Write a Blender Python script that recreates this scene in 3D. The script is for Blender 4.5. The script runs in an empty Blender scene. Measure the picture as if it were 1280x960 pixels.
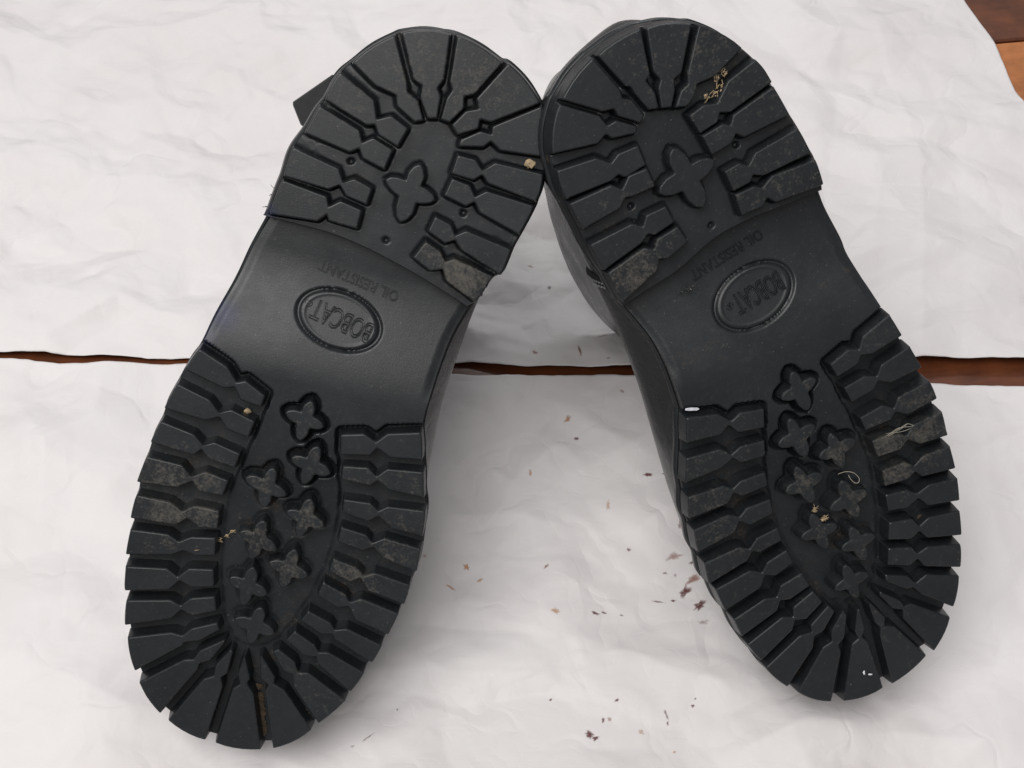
import bpy, bmesh, math, random
import numpy as np
from mathutils import Matrix, Vector
from mathutils.bvhtree import BVHTree

# ------------------------------------------------------------------ camera, light, exposure
scene = bpy.context.scene
CAM_ROT = [[0.999625,-0.027378,0.0],[0.022424,0.818744,-0.573721],[0.015707,0.573506,0.819051]]
CAM_HEIGHT = 0.609
cam_data = bpy.data.cameras.new('camera')
cam = bpy.data.objects.new('camera', cam_data)
scene.collection.objects.link(cam)
_m = Matrix(CAM_ROT).to_4x4()
_m.translation = (0, 0, CAM_HEIGHT)
cam.matrix_world = _m
cam_data.sensor_width = 36.0
cam_data.lens = 49.44
cam_data.clip_start = 0.01
cam_data.clip_end = 50
scene.camera = cam

world = bpy.data.worlds.new('World')
scene.world = world
world.use_nodes = True
bg = world.node_tree.nodes['Background']
bg.inputs[0].default_value = (1.0, 0.98, 0.98, 1)
bg.inputs[1].default_value = 0.31

def area_light(name, loc, target, size, power, color):
    d = bpy.data.lights.new(name, 'AREA')
    d.shape = 'RECTANGLE'
    d.size, d.size_y = size
    d.energy = power
    d.color = color
    o = bpy.data.objects.new(name, d)
    scene.collection.objects.link(o)
    o.location = loc
    o.rotation_euler = (Vector(target) - Vector(loc)).to_track_quat('-Z', 'Y').to_euler()
    return o
area_light('window_light', (-0.40, -0.12, 1.55), (0.0, 0.42, 0.0), (1.2, 0.9), 23, (1.0, 0.98, 0.96))
area_light('rear_glint_light', (0.1, 1.8, 1.4), (0.0, 0.42, 0.0), (0.9, 0.22), 8, (0.97, 0.98, 1.0))  # added lamp, no window there: puts bright glints on the lugs' upper edges

vs = scene.view_settings
vs.view_transform = 'Standard'
vs.look = 'None'
vs.exposure = 0.0
vs.gamma = 1.0
vs.use_curve_mapping = False

# ---- measured shapes (mm, each boot in the frame of its own sole)
MAT_L = [[0.97293,0.223702,0.058009,-0.066523],[-0.111681,0.674874,-0.729433,0.325922],[-0.202324,0.703208,0.681589,0.140534],[0.0,0.0,0.0,1.0]]
MAT_R = [[0.931117,-0.326341,0.162856,0.098754],[0.331757,0.572341,-0.749909,0.337029],[0.151517,0.752282,0.641183,0.147668],[0.0,0.0,0.0,1.0]]
FORE_L = [[[-61.0,-0.2],[-48.9,-4.9],[-43.6,-10.4],[-40.3,-8.6],[-31.5,-12.9],[-32.0,-17.8],[-40.8,-16.9],[-43.8,-12.1],[-48.6,-14.0],[-64.8,-9.9]],[[-66.4,-16.2],[-52.6,-19.8],[-47.9,-24.1],[-43.6,-21.7],[-33.2,-24.3],[-34.3,-31.5],[-43.7,-30.0],[-47.5,-25.7],[-52.7,-28.6],[-69.6,-27.6]],[[-69.8,-33.2],[-55.9,-35.4],[-51.4,-39.4],[-47.1,-36.6],[-36.0,-39.1],[-36.9,-45.6],[-47.8,-44.1],[-51.5,-40.5],[-54.1,-43.9],[-72.1,-42.8]],[[-72.3,-49.0],[-57.9,-49.4],[-53.4,-53.5],[-48.2,-49.8],[-38.3,-51.2],[-39.2,-58.1],[-48.7,-58.6],[-52.7,-54.7],[-57.9,-59.1],[-74.1,-60.6]],[[-73.3,-66.0],[-59.8,-65.9],[-53.6,-68.5],[-49.7,-65.0],[-39.1,-64.8],[-38.5,-72.4],[-45.9,-73.5],[-51.1,-70.9],[-55.0,-74.6],[-73.6,-76.3]],[[-72.6,-81.0],[-57.3,-79.4],[-52.6,-81.5],[-48.2,-78.3],[-37.9,-76.5],[-37.0,-84.0],[-44.7,-85.8],[-49.9,-84.8],[-53.9,-87.9],[-72.4,-91.9]],[[-71.4,-97.0],[-54.7,-94.1],[-49.8,-96.6],[-46.0,-92.1],[-36.1,-90.0],[-34.5,-97.6],[-43.7,-100.1],[-48.8,-98.1],[-52.4,-103.3],[-69.9,-107.8]],[[-68.2,-111.7],[-50.6,-107.2],[-45.8,-109.3],[-42.8,-104.6],[-33.3,-101.3],[-31.3,-107.7],[-40.5,-112.1],[-45.7,-110.0],[-48.7,-115.1],[-66.7,-122.5]],[[-64.6,-127.8],[-47.4,-121.5],[-42.6,-121.8],[-39.7,-117.7],[-29.9,-112.7],[-28.4,-115.8],[-35.3,-122.3],[-41.1,-124.1],[-42.3,-126.4],[-58.8,-141.7]],[[-55.9,-146.2],[-39.8,-132.0],[-35.9,-131.1],[-34.4,-126.7],[-25.4,-119.5],[-25.1,-120.9],[-29.3,-130.0],[-33.2,-132.4],[-33.6,-135.4],[-44.6,-158.1]],[[-40.7,-160.5],[-30.2,-138.7],[-26.2,-136.6],[-26.3,-131.1],[-21.8,-123.4],[-20.7,-123.9],[-20.9,-134.3],[-23.2,-136.3],[-21.6,-140.4],[-23.7,-166.0]],[[-19.2,-166.1],[-17.2,-140.1],[-14.7,-137.3],[-16.6,-133.3],[-16.0,-125.0],[-15.1,-124.8],[-11.1,-134.2],[-12.1,-136.7],[-8.2,-140.6],[0.2,-164.7]],[[5.4,-163.1],[-3.9,-138.1],[-2.8,-135.3],[-6.7,-133.2],[-9.4,-123.8],[-8.5,-123.2],[-1.1,-131.1],[-1.0,-134.1],[3.9,-135.9],[19.1,-151.2]],[[21.4,-147.5],[7.5,-133.6],[5.9,-128.0],[1.7,-127.5],[-4.4,-120.1],[-2.4,-118.5],[5.4,-122.6],[7.4,-126.9],[12.0,-125.8],[30.2,-134.7]],[[31.4,-130.3],[14.9,-120.7],[13.7,-118.0],[8.7,-118.8],[-0.1,-113.5],[2.4,-109.2],[11.9,-113.3],[14.2,-116.0],[18.1,-114.8],[35.1,-120.8]],[[37.3,-115.5],[19.1,-108.6],[18.3,-106.6],[13.4,-107.8],[3.9,-103.8],[5.9,-98.9],[16.2,-102.0],[18.5,-104.7],[23.2,-102.9],[39.5,-107.1]],[[40.9,-101.6],[26.0,-98.5],[22.0,-92.9],[17.6,-94.7],[8.3,-91.4],[9.2,-85.0],[19.1,-88.1],[22.0,-91.4],[26.4,-88.6],[43.0,-91.6]],[[44.3,-86.7],[28.2,-84.5],[24.3,-79.3],[20.1,-82.1],[10.4,-80.0],[11.0,-73.8],[21.4,-75.6],[24.8,-78.8],[29.0,-76.0],[44.7,-78.0]],[[45.8,-71.6],[30.7,-69.0],[26.1,-65.1],[21.9,-67.9],[11.1,-66.6],[10.9,-59.8],[21.9,-60.7],[25.3,-63.5],[29.3,-60.2],[45.3,-61.4]],[[44.6,-55.8],[31.3,-55.6],[24.9,-51.5],[21.2,-54.8],[10.1,-53.6],[9.5,-47.9],[20.4,-46.9],[24.4,-49.5],[27.7,-46.5],[43.3,-44.9]],[[41.2,-39.5],[26.1,-39.5],[21.0,-36.5],[18.4,-39.9],[6.5,-39.6],[5.9,-34.2],[16.0,-32.4],[20.3,-35.2],[23.7,-30.9],[38.5,-29.1]],[[36.8,-23.7],[23.8,-26.0],[17.5,-23.3],[15.4,-27.1],[3.9,-29.8],[2.1,-21.5],[11.1,-19.0],[16.6,-21.1],[20.5,-16.3],[33.6,-12.8]]]
HEEL_L = [[[-43.5,73.6],[-25.3,71.5],[-23.6,68.0],[-19.7,71.0],[-10.7,69.5],[-10.9,62.1],[-22.3,62.5],[-23.8,64.7],[-26.5,61.1],[-45.4,59.3]],[[-42.2,86.8],[-23.2,83.3],[-20.5,78.5],[-16.3,81.2],[-8.7,78.9],[-9.4,72.3],[-17.8,73.7],[-21.2,77.4],[-25.1,74.5],[-43.2,75.3]],[[-35.9,105.2],[-18.8,99.8],[-16.5,95.6],[-12.7,98.5],[-4.3,95.5],[-5.9,87.4],[-15.1,89.6],[-17.2,93.2],[-20.5,90.7],[-39.0,93.6]],[[-31.0,119.6],[-15.7,112.6],[-13.1,105.7],[-7.7,108.4],[-0.5,105.1],[-2.8,97.5],[-11.1,99.9],[-13.2,103.4],[-16.5,102.3],[-34.0,107.9]],[[-27.1,124.4],[-16.7,118.0],[-8.0,116.5],[-6.7,112.4],[1.3,108.4],[4.5,109.9],[0.6,116.8],[-3.8,118.8],[-4.9,122.0],[-13.6,138.5]],[[-11.4,140.0],[-2.8,124.1],[1.1,122.6],[1.3,117.6],[5.9,110.9],[9.5,111.8],[9.0,120.2],[6.8,122.8],[8.6,127.1],[6.9,144.1]],[[9.8,144.3],[11.2,127.1],[12.7,123.7],[11.3,120.2],[11.1,111.9],[14.7,111.6],[18.8,118.3],[17.8,122.5],[21.4,124.7],[29.1,138.7]],[[31.6,139.0],[22.8,123.2],[24.4,119.5],[19.7,117.3],[15.9,110.6],[18.9,107.8],[26.3,112.0],[26.0,115.7],[30.5,115.6],[47.2,127.6]],[[48.1,126.5],[31.5,114.3],[31.7,111.1],[27.1,111.2],[20.6,106.1],[20.6,103.5],[29.8,105.5],[32.3,108.4],[36.9,106.0],[55.3,108.2]],[[55.5,101.1],[36.0,100.7],[31.8,96.7],[28.3,100.0],[20.8,100.0],[20.1,92.4],[29.3,92.2],[32.1,95.2],[35.2,92.1],[55.4,90.0]],[[55.3,88.0],[35.3,89.2],[31.5,85.9],[28.6,89.7],[20.9,90.7],[19.5,83.2],[28.8,81.3],[31.7,84.0],[34.9,80.3],[52.3,75.5]],[[50.6,69.1],[31.4,72.2],[27.6,68.9],[25.0,72.8],[18.1,74.4],[16.7,68.1],[24.4,64.8],[28.0,67.4],[31.1,64.2],[49.2,58.1]],[[46.1,57.0],[29.5,60.1],[26.1,58.0],[23.2,61.5],[16.7,63.9],[13.3,56.4],[21.0,53.0],[26.1,55.0],[28.6,50.3],[41.9,44.9]]]
STAR_L = [[[-21.8,-17.7],[-12.8,-10.7],[-5.7,-20.3],[-13.9,-27.7]],[[-15.4,-35.9],[-6.0,-28.7],[1.3,-38.8],[-8.2,-45.7]],[[-31.6,-48.5],[-21.4,-41.9],[-14.1,-52.0],[-22.2,-59.3]],[[-12.3,-58.7],[-4.0,-51.0],[3.9,-61.5],[-5.1,-68.4]],[[-29.2,-72.0],[-20.7,-64.9],[-12.9,-75.9],[-21.9,-82.4]],[[-14.6,-82.0],[-5.5,-74.1],[2.4,-84.5],[-6.9,-91.9]],[[-29.4,-92.8],[-20.5,-85.6],[-12.5,-96.0],[-21.1,-103.0]],[[-23.1,-109.8],[-13.5,-102.0],[-5.7,-112.3],[-14.6,-118.9]]]
HSTAR_L = [[-4.0,83.7],[7.4,92.7],[16.2,80.7],[5.3,69.2]]
SIDEA_L = [[-48.0,57.4],[-50.1,44.7],[-53.3,29.2],[-58.1,13.1],[-62.0,0.6]]
SIDEB_L = [[33.3,-4.2],[33.6,0.0],[34.3,11.3],[36.5,28.2],[38.8,40.7]]
BREAST_L = [[-47.7,57.8],[-23.4,57.7],[-8.6,55.8],[5.3,52.7],[21.6,48.1],[39.0,42.1]]
HOLES_L = [[-19.5,87.0],[1.2,59.9],[28.7,78.1]]
OVAL_L = [[-9.7,23.0],[8.7,20.5],[-8.0,35.1]]
TEXT_L = [[4.0,20.6],[-21.2,25.2],[11.4,37.4],[-22.5,42.8]]
FORE_R = [[[58.8,-0.1],[45.9,-5.1],[42.9,-10.1],[38.4,-8.4],[30.0,-11.9],[31.7,-17.9],[41.2,-15.6],[43.5,-12.1],[47.7,-13.6],[62.0,-10.5]],[[64.0,-15.9],[50.6,-19.4],[47.7,-23.7],[42.6,-21.5],[33.1,-23.5],[34.6,-30.6],[44.8,-28.5],[47.7,-25.5],[52.7,-28.5],[66.9,-26.7]],[[68.8,-33.3],[54.5,-35.7],[51.7,-39.8],[46.8,-36.5],[36.6,-38.3],[37.6,-44.6],[48.6,-43.9],[51.7,-41.3],[56.4,-44.4],[70.3,-42.3]],[[71.1,-48.5],[57.7,-49.5],[53.8,-53.6],[49.3,-49.7],[39.0,-50.3],[39.8,-57.7],[49.9,-58.1],[53.9,-54.8],[58.8,-58.9],[70.9,-59.6]],[[71.0,-64.6],[58.9,-64.6],[53.8,-67.5],[50.5,-64.4],[40.2,-64.7],[39.6,-71.7],[50.1,-72.2],[53.6,-70.1],[56.5,-73.5],[71.2,-75.2]],[[70.9,-79.7],[58.3,-78.0],[52.3,-80.3],[48.3,-76.9],[38.7,-75.5],[38.3,-83.0],[46.8,-84.7],[52.2,-82.2],[55.8,-87.1],[69.6,-90.0]],[[68.6,-94.7],[54.6,-92.4],[49.9,-94.9],[47.3,-90.3],[37.4,-88.5],[35.2,-95.8],[44.5,-99.0],[49.4,-97.0],[52.1,-101.3],[67.0,-105.7]],[[65.8,-110.0],[51.5,-105.6],[46.3,-107.1],[44.3,-103.0],[34.3,-99.7],[32.5,-107.0],[41.6,-110.9],[45.8,-109.3],[48.1,-113.8],[63.3,-120.4]],[[61.8,-124.3],[47.8,-118.0],[42.1,-120.1],[39.4,-115.5],[30.0,-111.0],[29.7,-114.1],[37.3,-121.1],[40.9,-121.7],[43.3,-126.2],[56.1,-137.5]],[[53.5,-141.6],[38.2,-128.6],[34.7,-128.9],[34.0,-125.4],[26.1,-117.8],[25.3,-119.5],[29.7,-127.7],[34.1,-129.8],[33.0,-134.2],[42.7,-154.4]],[[38.7,-155.3],[28.4,-136.4],[24.0,-134.3],[25.3,-130.3],[21.0,-121.8],[19.8,-122.1],[20.5,-131.6],[22.5,-134.1],[21.1,-138.4],[20.9,-162.5]],[[16.5,-163.2],[15.3,-138.9],[13.1,-135.6],[15.5,-132.1],[15.3,-122.3],[14.1,-122.6],[11.0,-131.9],[11.7,-135.4],[8.2,-137.2],[-1.9,-162.3]],[[-7.5,-160.4],[2.5,-139.0],[2.1,-134.8],[5.5,-132.9],[9.1,-123.1],[8.3,-120.3],[0.8,-127.8],[-0.0,-132.7],[-4.4,-133.8],[-20.7,-150.0]],[[-24.4,-145.6],[-8.8,-132.0],[-7.2,-127.0],[-2.5,-126.1],[4.5,-119.2],[2.5,-115.6],[-7.3,-121.7],[-7.4,-124.9],[-13.1,-124.2],[-31.2,-133.4]],[[-32.3,-129.0],[-15.5,-120.4],[-13.3,-116.1],[-8.5,-117.6],[0.2,-112.7],[-2.2,-106.2],[-12.5,-110.5],[-13.6,-114.8],[-18.3,-112.9],[-36.0,-119.4]],[[-37.3,-114.9],[-19.6,-109.2],[-17.0,-105.1],[-12.9,-106.3],[-2.9,-103.2],[-4.8,-96.6],[-15.0,-98.8],[-17.9,-103.2],[-23.1,-101.9],[-38.5,-106.0]],[[-41.0,-100.3],[-23.8,-96.1],[-20.6,-91.1],[-15.7,-93.4],[-7.3,-90.5],[-8.4,-83.9],[-18.1,-85.9],[-21.0,-89.8],[-26.0,-87.0],[-42.4,-89.6]],[[-44.3,-86.1],[-25.8,-82.1],[-22.9,-78.2],[-19.9,-80.5],[-9.2,-78.5],[-9.8,-72.6],[-19.5,-73.8],[-23.2,-77.7],[-27.4,-74.9],[-43.7,-76.3]],[[-45.0,-70.7],[-28.0,-67.8],[-24.2,-63.2],[-20.7,-67.2],[-9.7,-65.4],[-9.5,-59.2],[-20.3,-59.4],[-24.0,-62.5],[-27.9,-59.5],[-43.9,-60.5]],[[-44.5,-55.0],[-27.2,-54.5],[-23.6,-50.6],[-20.5,-53.6],[-8.9,-52.8],[-8.4,-47.0],[-19.4,-47.0],[-23.6,-49.1],[-26.7,-46.2],[-42.2,-45.7]],[[-41.5,-39.3],[-25.7,-38.6],[-19.9,-35.6],[-17.3,-39.2],[-6.5,-40.0],[-5.1,-33.5],[-15.4,-32.2],[-20.0,-34.9],[-23.7,-30.2],[-38.2,-29.1]],[[-36.4,-22.8],[-22.1,-24.5],[-17.4,-21.5],[-14.5,-26.3],[-3.6,-28.1],[-1.9,-20.4],[-11.6,-18.3],[-16.5,-20.8],[-20.7,-15.6],[-33.5,-12.7]]]
HEEL_R = [[[44.8,71.4],[26.3,70.7],[21.4,67.5],[18.2,69.2],[10.2,68.6],[10.5,59.9],[19.5,60.4],[22.3,63.2],[25.5,60.0],[45.5,60.9]],[[41.0,85.4],[21.9,81.8],[18.1,77.8],[14.7,80.0],[8.3,78.8],[9.9,70.0],[17.0,71.3],[19.1,73.9],[22.9,71.9],[43.6,74.5]],[[35.6,104.0],[17.5,98.8],[15.1,95.1],[12.6,96.6],[3.4,94.8],[5.2,86.7],[14.0,88.3],[16.5,91.4],[19.4,88.8],[39.0,91.6]],[[31.2,116.2],[18.8,111.7],[12.3,105.0],[7.3,106.0],[0.7,103.7],[3.1,95.9],[10.6,97.9],[12.6,101.4],[16.8,100.0],[35.3,105.7]],[[27.5,121.8],[14.4,115.1],[7.0,114.4],[4.5,110.1],[0.5,107.6],[-3.6,108.3],[0.0,114.1],[3.4,115.5],[4.5,119.6],[13.6,135.3]],[[10.9,136.2],[2.4,120.3],[-1.2,118.9],[-1.8,114.7],[-5.0,109.1],[-9.0,110.1],[-8.2,117.5],[-6.3,120.6],[-8.2,124.3],[-6.1,140.4]],[[-8.2,140.8],[-9.7,123.6],[-11.8,121.8],[-10.0,116.8],[-9.9,110.4],[-14.0,111.1],[-17.4,118.6],[-17.9,121.3],[-20.1,122.6],[-27.1,136.7]],[[-29.2,136.2],[-22.4,121.5],[-22.6,118.4],[-19.2,116.7],[-16.2,109.3],[-18.6,107.6],[-26.3,112.7],[-26.7,115.7],[-31.1,116.2],[-44.8,125.4]],[[-46.5,124.1],[-32.8,114.9],[-31.2,110.5],[-27.3,111.4],[-20.3,106.5],[-20.9,104.2],[-30.5,105.2],[-32.3,107.7],[-36.4,105.2],[-54.4,107.1]],[[-54.5,100.5],[-38.6,100.2],[-33.8,96.3],[-30.5,98.8],[-21.7,99.4],[-20.8,91.3],[-30.0,89.2],[-32.0,91.2],[-35.7,89.9],[-54.2,88.7]],[[-53.6,86.5],[-36.2,88.4],[-32.4,85.5],[-28.6,89.4],[-20.8,90.0],[-19.8,82.2],[-29.7,81.3],[-32.2,81.8],[-35.2,78.6],[-51.7,75.4]],[[-50.8,68.7],[-32.6,71.4],[-28.7,68.7],[-26.3,72.5],[-17.6,73.5],[-16.4,66.2],[-25.1,63.8],[-27.7,65.4],[-30.9,62.5],[-48.3,57.2]],[[-47.4,55.5],[-30.5,60.4],[-27.0,58.5],[-24.7,62.0],[-15.6,64.2],[-13.3,57.0],[-22.5,53.2],[-26.3,54.2],[-28.1,50.1],[-44.9,42.4]]]
STAR_R = [[[22.6,-16.0],[13.7,-9.5],[6.6,-18.8],[16.1,-27.4]],[[17.3,-35.2],[7.6,-28.6],[0.1,-38.0],[10.4,-46.7]],[[32.5,-47.5],[22.6,-40.9],[15.4,-49.3],[23.9,-57.4]],[[14.9,-57.0],[4.9,-49.8],[-2.2,-58.8],[7.8,-67.5]],[[31.7,-71.3],[22.1,-62.7],[14.3,-73.4],[24.8,-81.3]],[[15.5,-81.6],[6.2,-72.6],[-0.9,-81.4],[8.3,-90.0]],[[30.3,-91.9],[21.1,-84.5],[14.5,-92.8],[23.1,-101.6]],[[23.0,-107.9],[14.1,-100.4],[7.3,-109.6],[15.5,-116.8]]]
HSTAR_R = [[5.4,84.1],[-9.1,93.8],[-18.7,79.2],[-3.7,68.4]]
SIDEA_R = [[45.4,54.4],[47.0,48.4],[50.5,33.4],[51.2,26.2],[55.7,11.5],[61.1,-0.0]]
SIDEB_R = [[-33.0,-11.5],[-33.1,-3.1],[-34.1,10.2],[-37.1,24.1],[-41.8,37.3]]
BREAST_R = [[45.9,57.7],[28.5,56.9],[14.7,56.3],[-1.1,53.7],[-18.9,46.3],[-33.6,42.6],[-44.0,39.7]]
HOLES_R = [[-30.0,76.7],[-1.1,58.7],[17.0,86.1]]
OVAL_R = [[9.0,24.0],[-9.6,21.6],[6.6,36.4]]
TEXT_R = [[22.0,26.7],[0.6,22.7],[19.8,47.0],[-12.8,39.7]]
GAP_UP = [[-384.0,436.7],[-273.7,439.3],[-231.1,439.7],[-169.2,440.2],[-103.0,441.4],[-34.6,442.7],[-21.8,443.7],[4.0,439.8],[25.3,440.0],[59.5,439.0],[136.9,445.3],[223.7,451.4],[275.7,452.7],[397.8,457.3]]
GAP_LO = [[-382.7,432.5],[-272.8,435.1],[-242.8,434.6],[-225.7,434.1],[-208.9,435.2],[-173.0,436.9],[-102.6,437.2],[-36.4,435.8],[-0.2,433.9],[25.4,433.7],[59.4,432.7],[136.0,433.7],[225.4,434.1],[250.8,433.4],[271.9,432.6],[391.5,434.5]]
EDGE_R = [[286.8,777.5],[292.3,745.3],[297.3,731.3],[303.1,710.7],[308.8,684.7],[313.8,657.4],[321.1,618.2]]
SEAM = [[293.9,711.1],[325.7,720.8]]
CREASES = [[[-0.0206,0.3612],[-0.0126,0.3385],[-0.0103,0.3284],[-0.0137,0.3152]],[[-0.03,0.3479],[0.0018,0.348],[0.0217,0.3428]],[[-0.0095,0.3262],[0.0043,0.3227],[0.0257,0.322]],[[-0.0506,0.2461],[-0.0416,0.2533],[-0.0309,0.2521],[-0.0193,0.2459],[0.004,0.2469],[0.0142,0.2519]],[[0.0652,0.3419],[0.0701,0.3465],[0.0774,0.3513],[0.0897,0.3572]],[[-0.3448,0.7019],[-0.2988,0.6789],[-0.2794,0.6701],[-0.2388,0.6535],[-0.2118,0.625],[-0.1891,0.5875]],[[-0.1891,0.5875],[-0.1753,0.608],[-0.1487,0.6485],[-0.1358,0.667]],[[-0.3155,0.5788],[-0.2756,0.5693],[-0.2421,0.5661],[-0.1906,0.5661]],[[-0.1891,0.5875],[-0.1915,0.5566],[-0.17,0.5206]],[[-0.3265,0.7119],[-0.3004,0.6863],[-0.2724,0.7126]],[[-0.2709,0.6912],[-0.2164,0.701],[-0.1778,0.7196]],[[-0.233,0.6071],[-0.1933,0.5841]],[[0.196,0.6973],[0.2129,0.6809],[0.2295,0.6801],[0.2359,0.6636]],[[0.1852,0.7174],[0.2305,0.7078],[0.3025,0.7069]],[[0.175,0.6648],[0.1993,0.6586],[0.2356,0.6319],[0.2979,0.6241]],[[0.2003,0.6237],[0.2439,0.622],[0.3033,0.6008]],[[0.228,0.4153],[0.257,0.4062],[0.2721,0.4112]],[[0.2069,0.3646],[0.2249,0.3514],[0.2614,0.3548]],[[0.2075,0.2661],[0.2272,0.2726],[0.2448,0.2671]],[[0.1123,0.2327],[0.1387,0.2447],[0.1567,0.2433]],[[0.037,0.275],[0.0595,0.2769],[0.0815,0.2663],[0.0998,0.2629]],[[-0.0575,0.2906],[-0.027,0.2853],[0.0107,0.2844]],[[-0.2581,0.4078],[-0.2353,0.3789],[-0.2314,0.3416]],[[-0.2353,0.3789],[-0.2147,0.3992],[-0.217,0.4219]],[[-0.2449,0.3146],[-0.2159,0.3242],[-0.1856,0.3078]],[[-0.2224,0.2654],[-0.1943,0.2544],[-0.1776,0.2244]],[[-0.1943,0.2544],[-0.1703,0.2435]],[[-0.0099,0.2292],[0.0259,0.2396],[0.0475,0.2327]],[[0.0214,0.3872],[0.0013,0.3675],[-0.0278,0.3856]],[[0.233,0.7271],[0.2768,0.7407]],[[0.169,0.6024],[0.2092,0.5778],[0.2525,0.5826]],[[0.1879,0.5157],[0.2314,0.5351],[0.2824,0.5132]],[[0.2186,0.4768],[0.2613,0.4952]],[[-0.2698,0.4994],[-0.2286,0.5185],[-0.1818,0.5084]],[[-0.2503,0.4498],[-0.2168,0.4784],[-0.1792,0.4631]],[[-0.036,0.4708],[-0.0137,0.4579],[0.0165,0.4698]],[[-0.0243,0.5081],[-0.0178,0.4523]],[[0.1412,0.2335],[0.1781,0.2402],[0.228,0.2359]],[[0.2359,0.3942],[0.2352,0.3655],[0.2449,0.3296]]]
STAINS = [[70.14,372.5,2.44,0.08,-0.04,-1.18,0,0.9],[78.26,372.76,1.22,0.04,-0.04,-0.95,0,0.9],[86.17,310.05,2.76,1.79,1.13,-2.36,0,0.95],[92.68,302.19,3.09,1.99,0.94,-1.97,0,0.95],[81.14,327.23,4.22,1.38,0.37,-1.9,1,0.5],[90.73,316.2,3.48,2.27,0.87,-1.84,1,0.7],[42.49,295.66,2.52,-0.83,-0.24,-0.8,0,0.8],[46.69,296.2,1.5,-0.24,-0.11,-0.62,0,0.7],[55.05,295.62,1.12,-0.18,-0.11,-0.62,0,0.6],[73.23,303.72,3.81,-0.25,-0.06,-0.53,0,0.6],[80.55,304.78,1.32,0.42,0.16,-0.81,0,0.9],[29.61,406.22,1.92,1.99,0.8,-1.12,2,0.8],[33.81,414.92,3.89,4.81,0.44,-0.52,2,0.35],[-19.71,319.32,1.69,-1.48,-0.82,-1.19,2,0.75],[19.09,319.64,1.18,1.15,0.5,-0.65,1,0.7],[23.86,295.51,2.21,-0.58,-0.39,-1.62,2,0.6],[-26.93,307.9,3.25,-2.34,-0.36,-0.62,2,0.6],[-12.86,312.18,1.29,1.28,0.52,-0.64,2,0.6],[10.55,371.54,1.01,0.03,0.03,-2.13,2,0.6],[34.14,393.99,1.63,0.39,0.17,-1.2,0,0.85],[59.34,330.08,0.98,0.03,-0.03,-1.1,0,0.6],[33.05,316.17,3.01,-1.85,-0.97,-1.9,2,0.2],[39.65,237.34,2.18,-1.25,-0.73,-1.32,0,0.9],[42.53,235.91,1.88,0.76,0.36,-1.05,0,0.85],[52.27,253.35,1.04,0.43,0.24,-0.72,0,0.8],[45.9,244.33,0.73,0.02,-0.02,-1.52,0,0.7],[48.83,245.18,1.27,0.04,-0.02,-0.95,1,0.5],[74.76,247.45,0.7,0.28,0.77,-2.49,0,0.6],[75.31,243.27,0.55,0.02,-0.05,-1.14,0,0.7],[86.99,251.26,0.92,0.03,-0.04,-0.77,0,0.85],[88.25,254.39,0.55,0.02,-0.03,-0.58,0,0.8],[63.2,239.14,1.23,-0.72,-0.57,-1.0,2,0.6],[78.0,230.2,0.72,0.02,-0.03,-0.74,2,0.6],[75.64,233.86,1.44,0.04,-0.05,-1.12,2,0.35],[21.85,253.63,0.58,0.76,0.42,-0.36,0,0.75],[-48.37,245.82,0.55,0.02,0.04,-0.57,3,1],[-60.68,231.48,2.73,2.28,0.24,-0.3,0,0.6],[-67.16,227.57,0.97,0.41,0.23,-0.52,0,0.4],[36.08,448.81,0.71,0.34,0.94,-3.22,1,0.7],[11.99,447.99,1.69,-1.14,-0.42,-0.94,1,0.6],[8.47,511.06,1.65,-0.93,-0.36,-1.07,1,0.5],[47.85,459.44,3.37,1.24,0.13,-0.65,1,0.5],[19.41,494.08,0.96,0.75,0.45,-0.97,3,0.8],[57.89,423.37,1.37,-0.57,-0.31,-0.97,1,0.6],[51.06,444.0,1.29,0.04,-0.01,-0.79,1,0.6],[180.35,230.5,0.72,0.02,-0.13,-0.93,3,0.5],[172.34,246.43,0.73,0.02,-0.07,-0.57,3,0.6],[107.4,244.95,0.76,-0.45,-0.41,-0.67,3,0.6],[108.72,243.09,0.55,0.02,-0.04,-0.57,3,0.6],[-13.06,226.89,0.54,0.02,0.03,-0.74,3,0.6],[-8.66,363.87,1.41,-0.1,-0.03,-0.7,3,0.25],[43.52,350.26,5.37,-2.72,-0.52,-1.26,1,0.18],[49.56,354.11,1.0,0.03,-0.05,-3.21,2,0.4],[51.04,393.07,2.06,0.07,-0.01,-0.73,1,0.3],[0.9,386.57,2.01,0.49,0.12,-0.71,2,0.3],[-9.94,366.17,1.21,0.04,0.06,-1.87,2,0.35],[-30.59,296.8,2.1,0.92,0.37,-0.97,2,0.3],[-40.63,325.23,1.17,0.04,0.06,-1.1,2,0.4],[-47.28,278.58,3.55,1.16,0.31,-0.97,1,0.35],[-56.77,270.24,0.86,1.25,0.61,-0.5,1,0.35],[84.97,342.48,1.58,0.05,-0.1,-2.25,0,0.5],[94.08,293.04,2.66,0.08,-0.07,-1.24,0,0.4],[90.4,324.88,1.75,1.15,0.35,-0.75,0,0.6],[76.9,318.8,1.17,0.04,-0.03,-0.87,0,0.5],[81.91,318.09,0.78,0.02,-0.04,-0.87,0,0.5],[99.4,287.02,1.39,-0.52,-0.31,-0.78,0,0.35],[-196.08,394.34,0.62,0.02,0.13,-0.74,3,0.6],[-250.62,381.8,0.61,0.02,0.16,-0.72,3,0.6],[-208.32,387.07,0.51,0.02,0.09,-0.49,3,0.5]]
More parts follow.
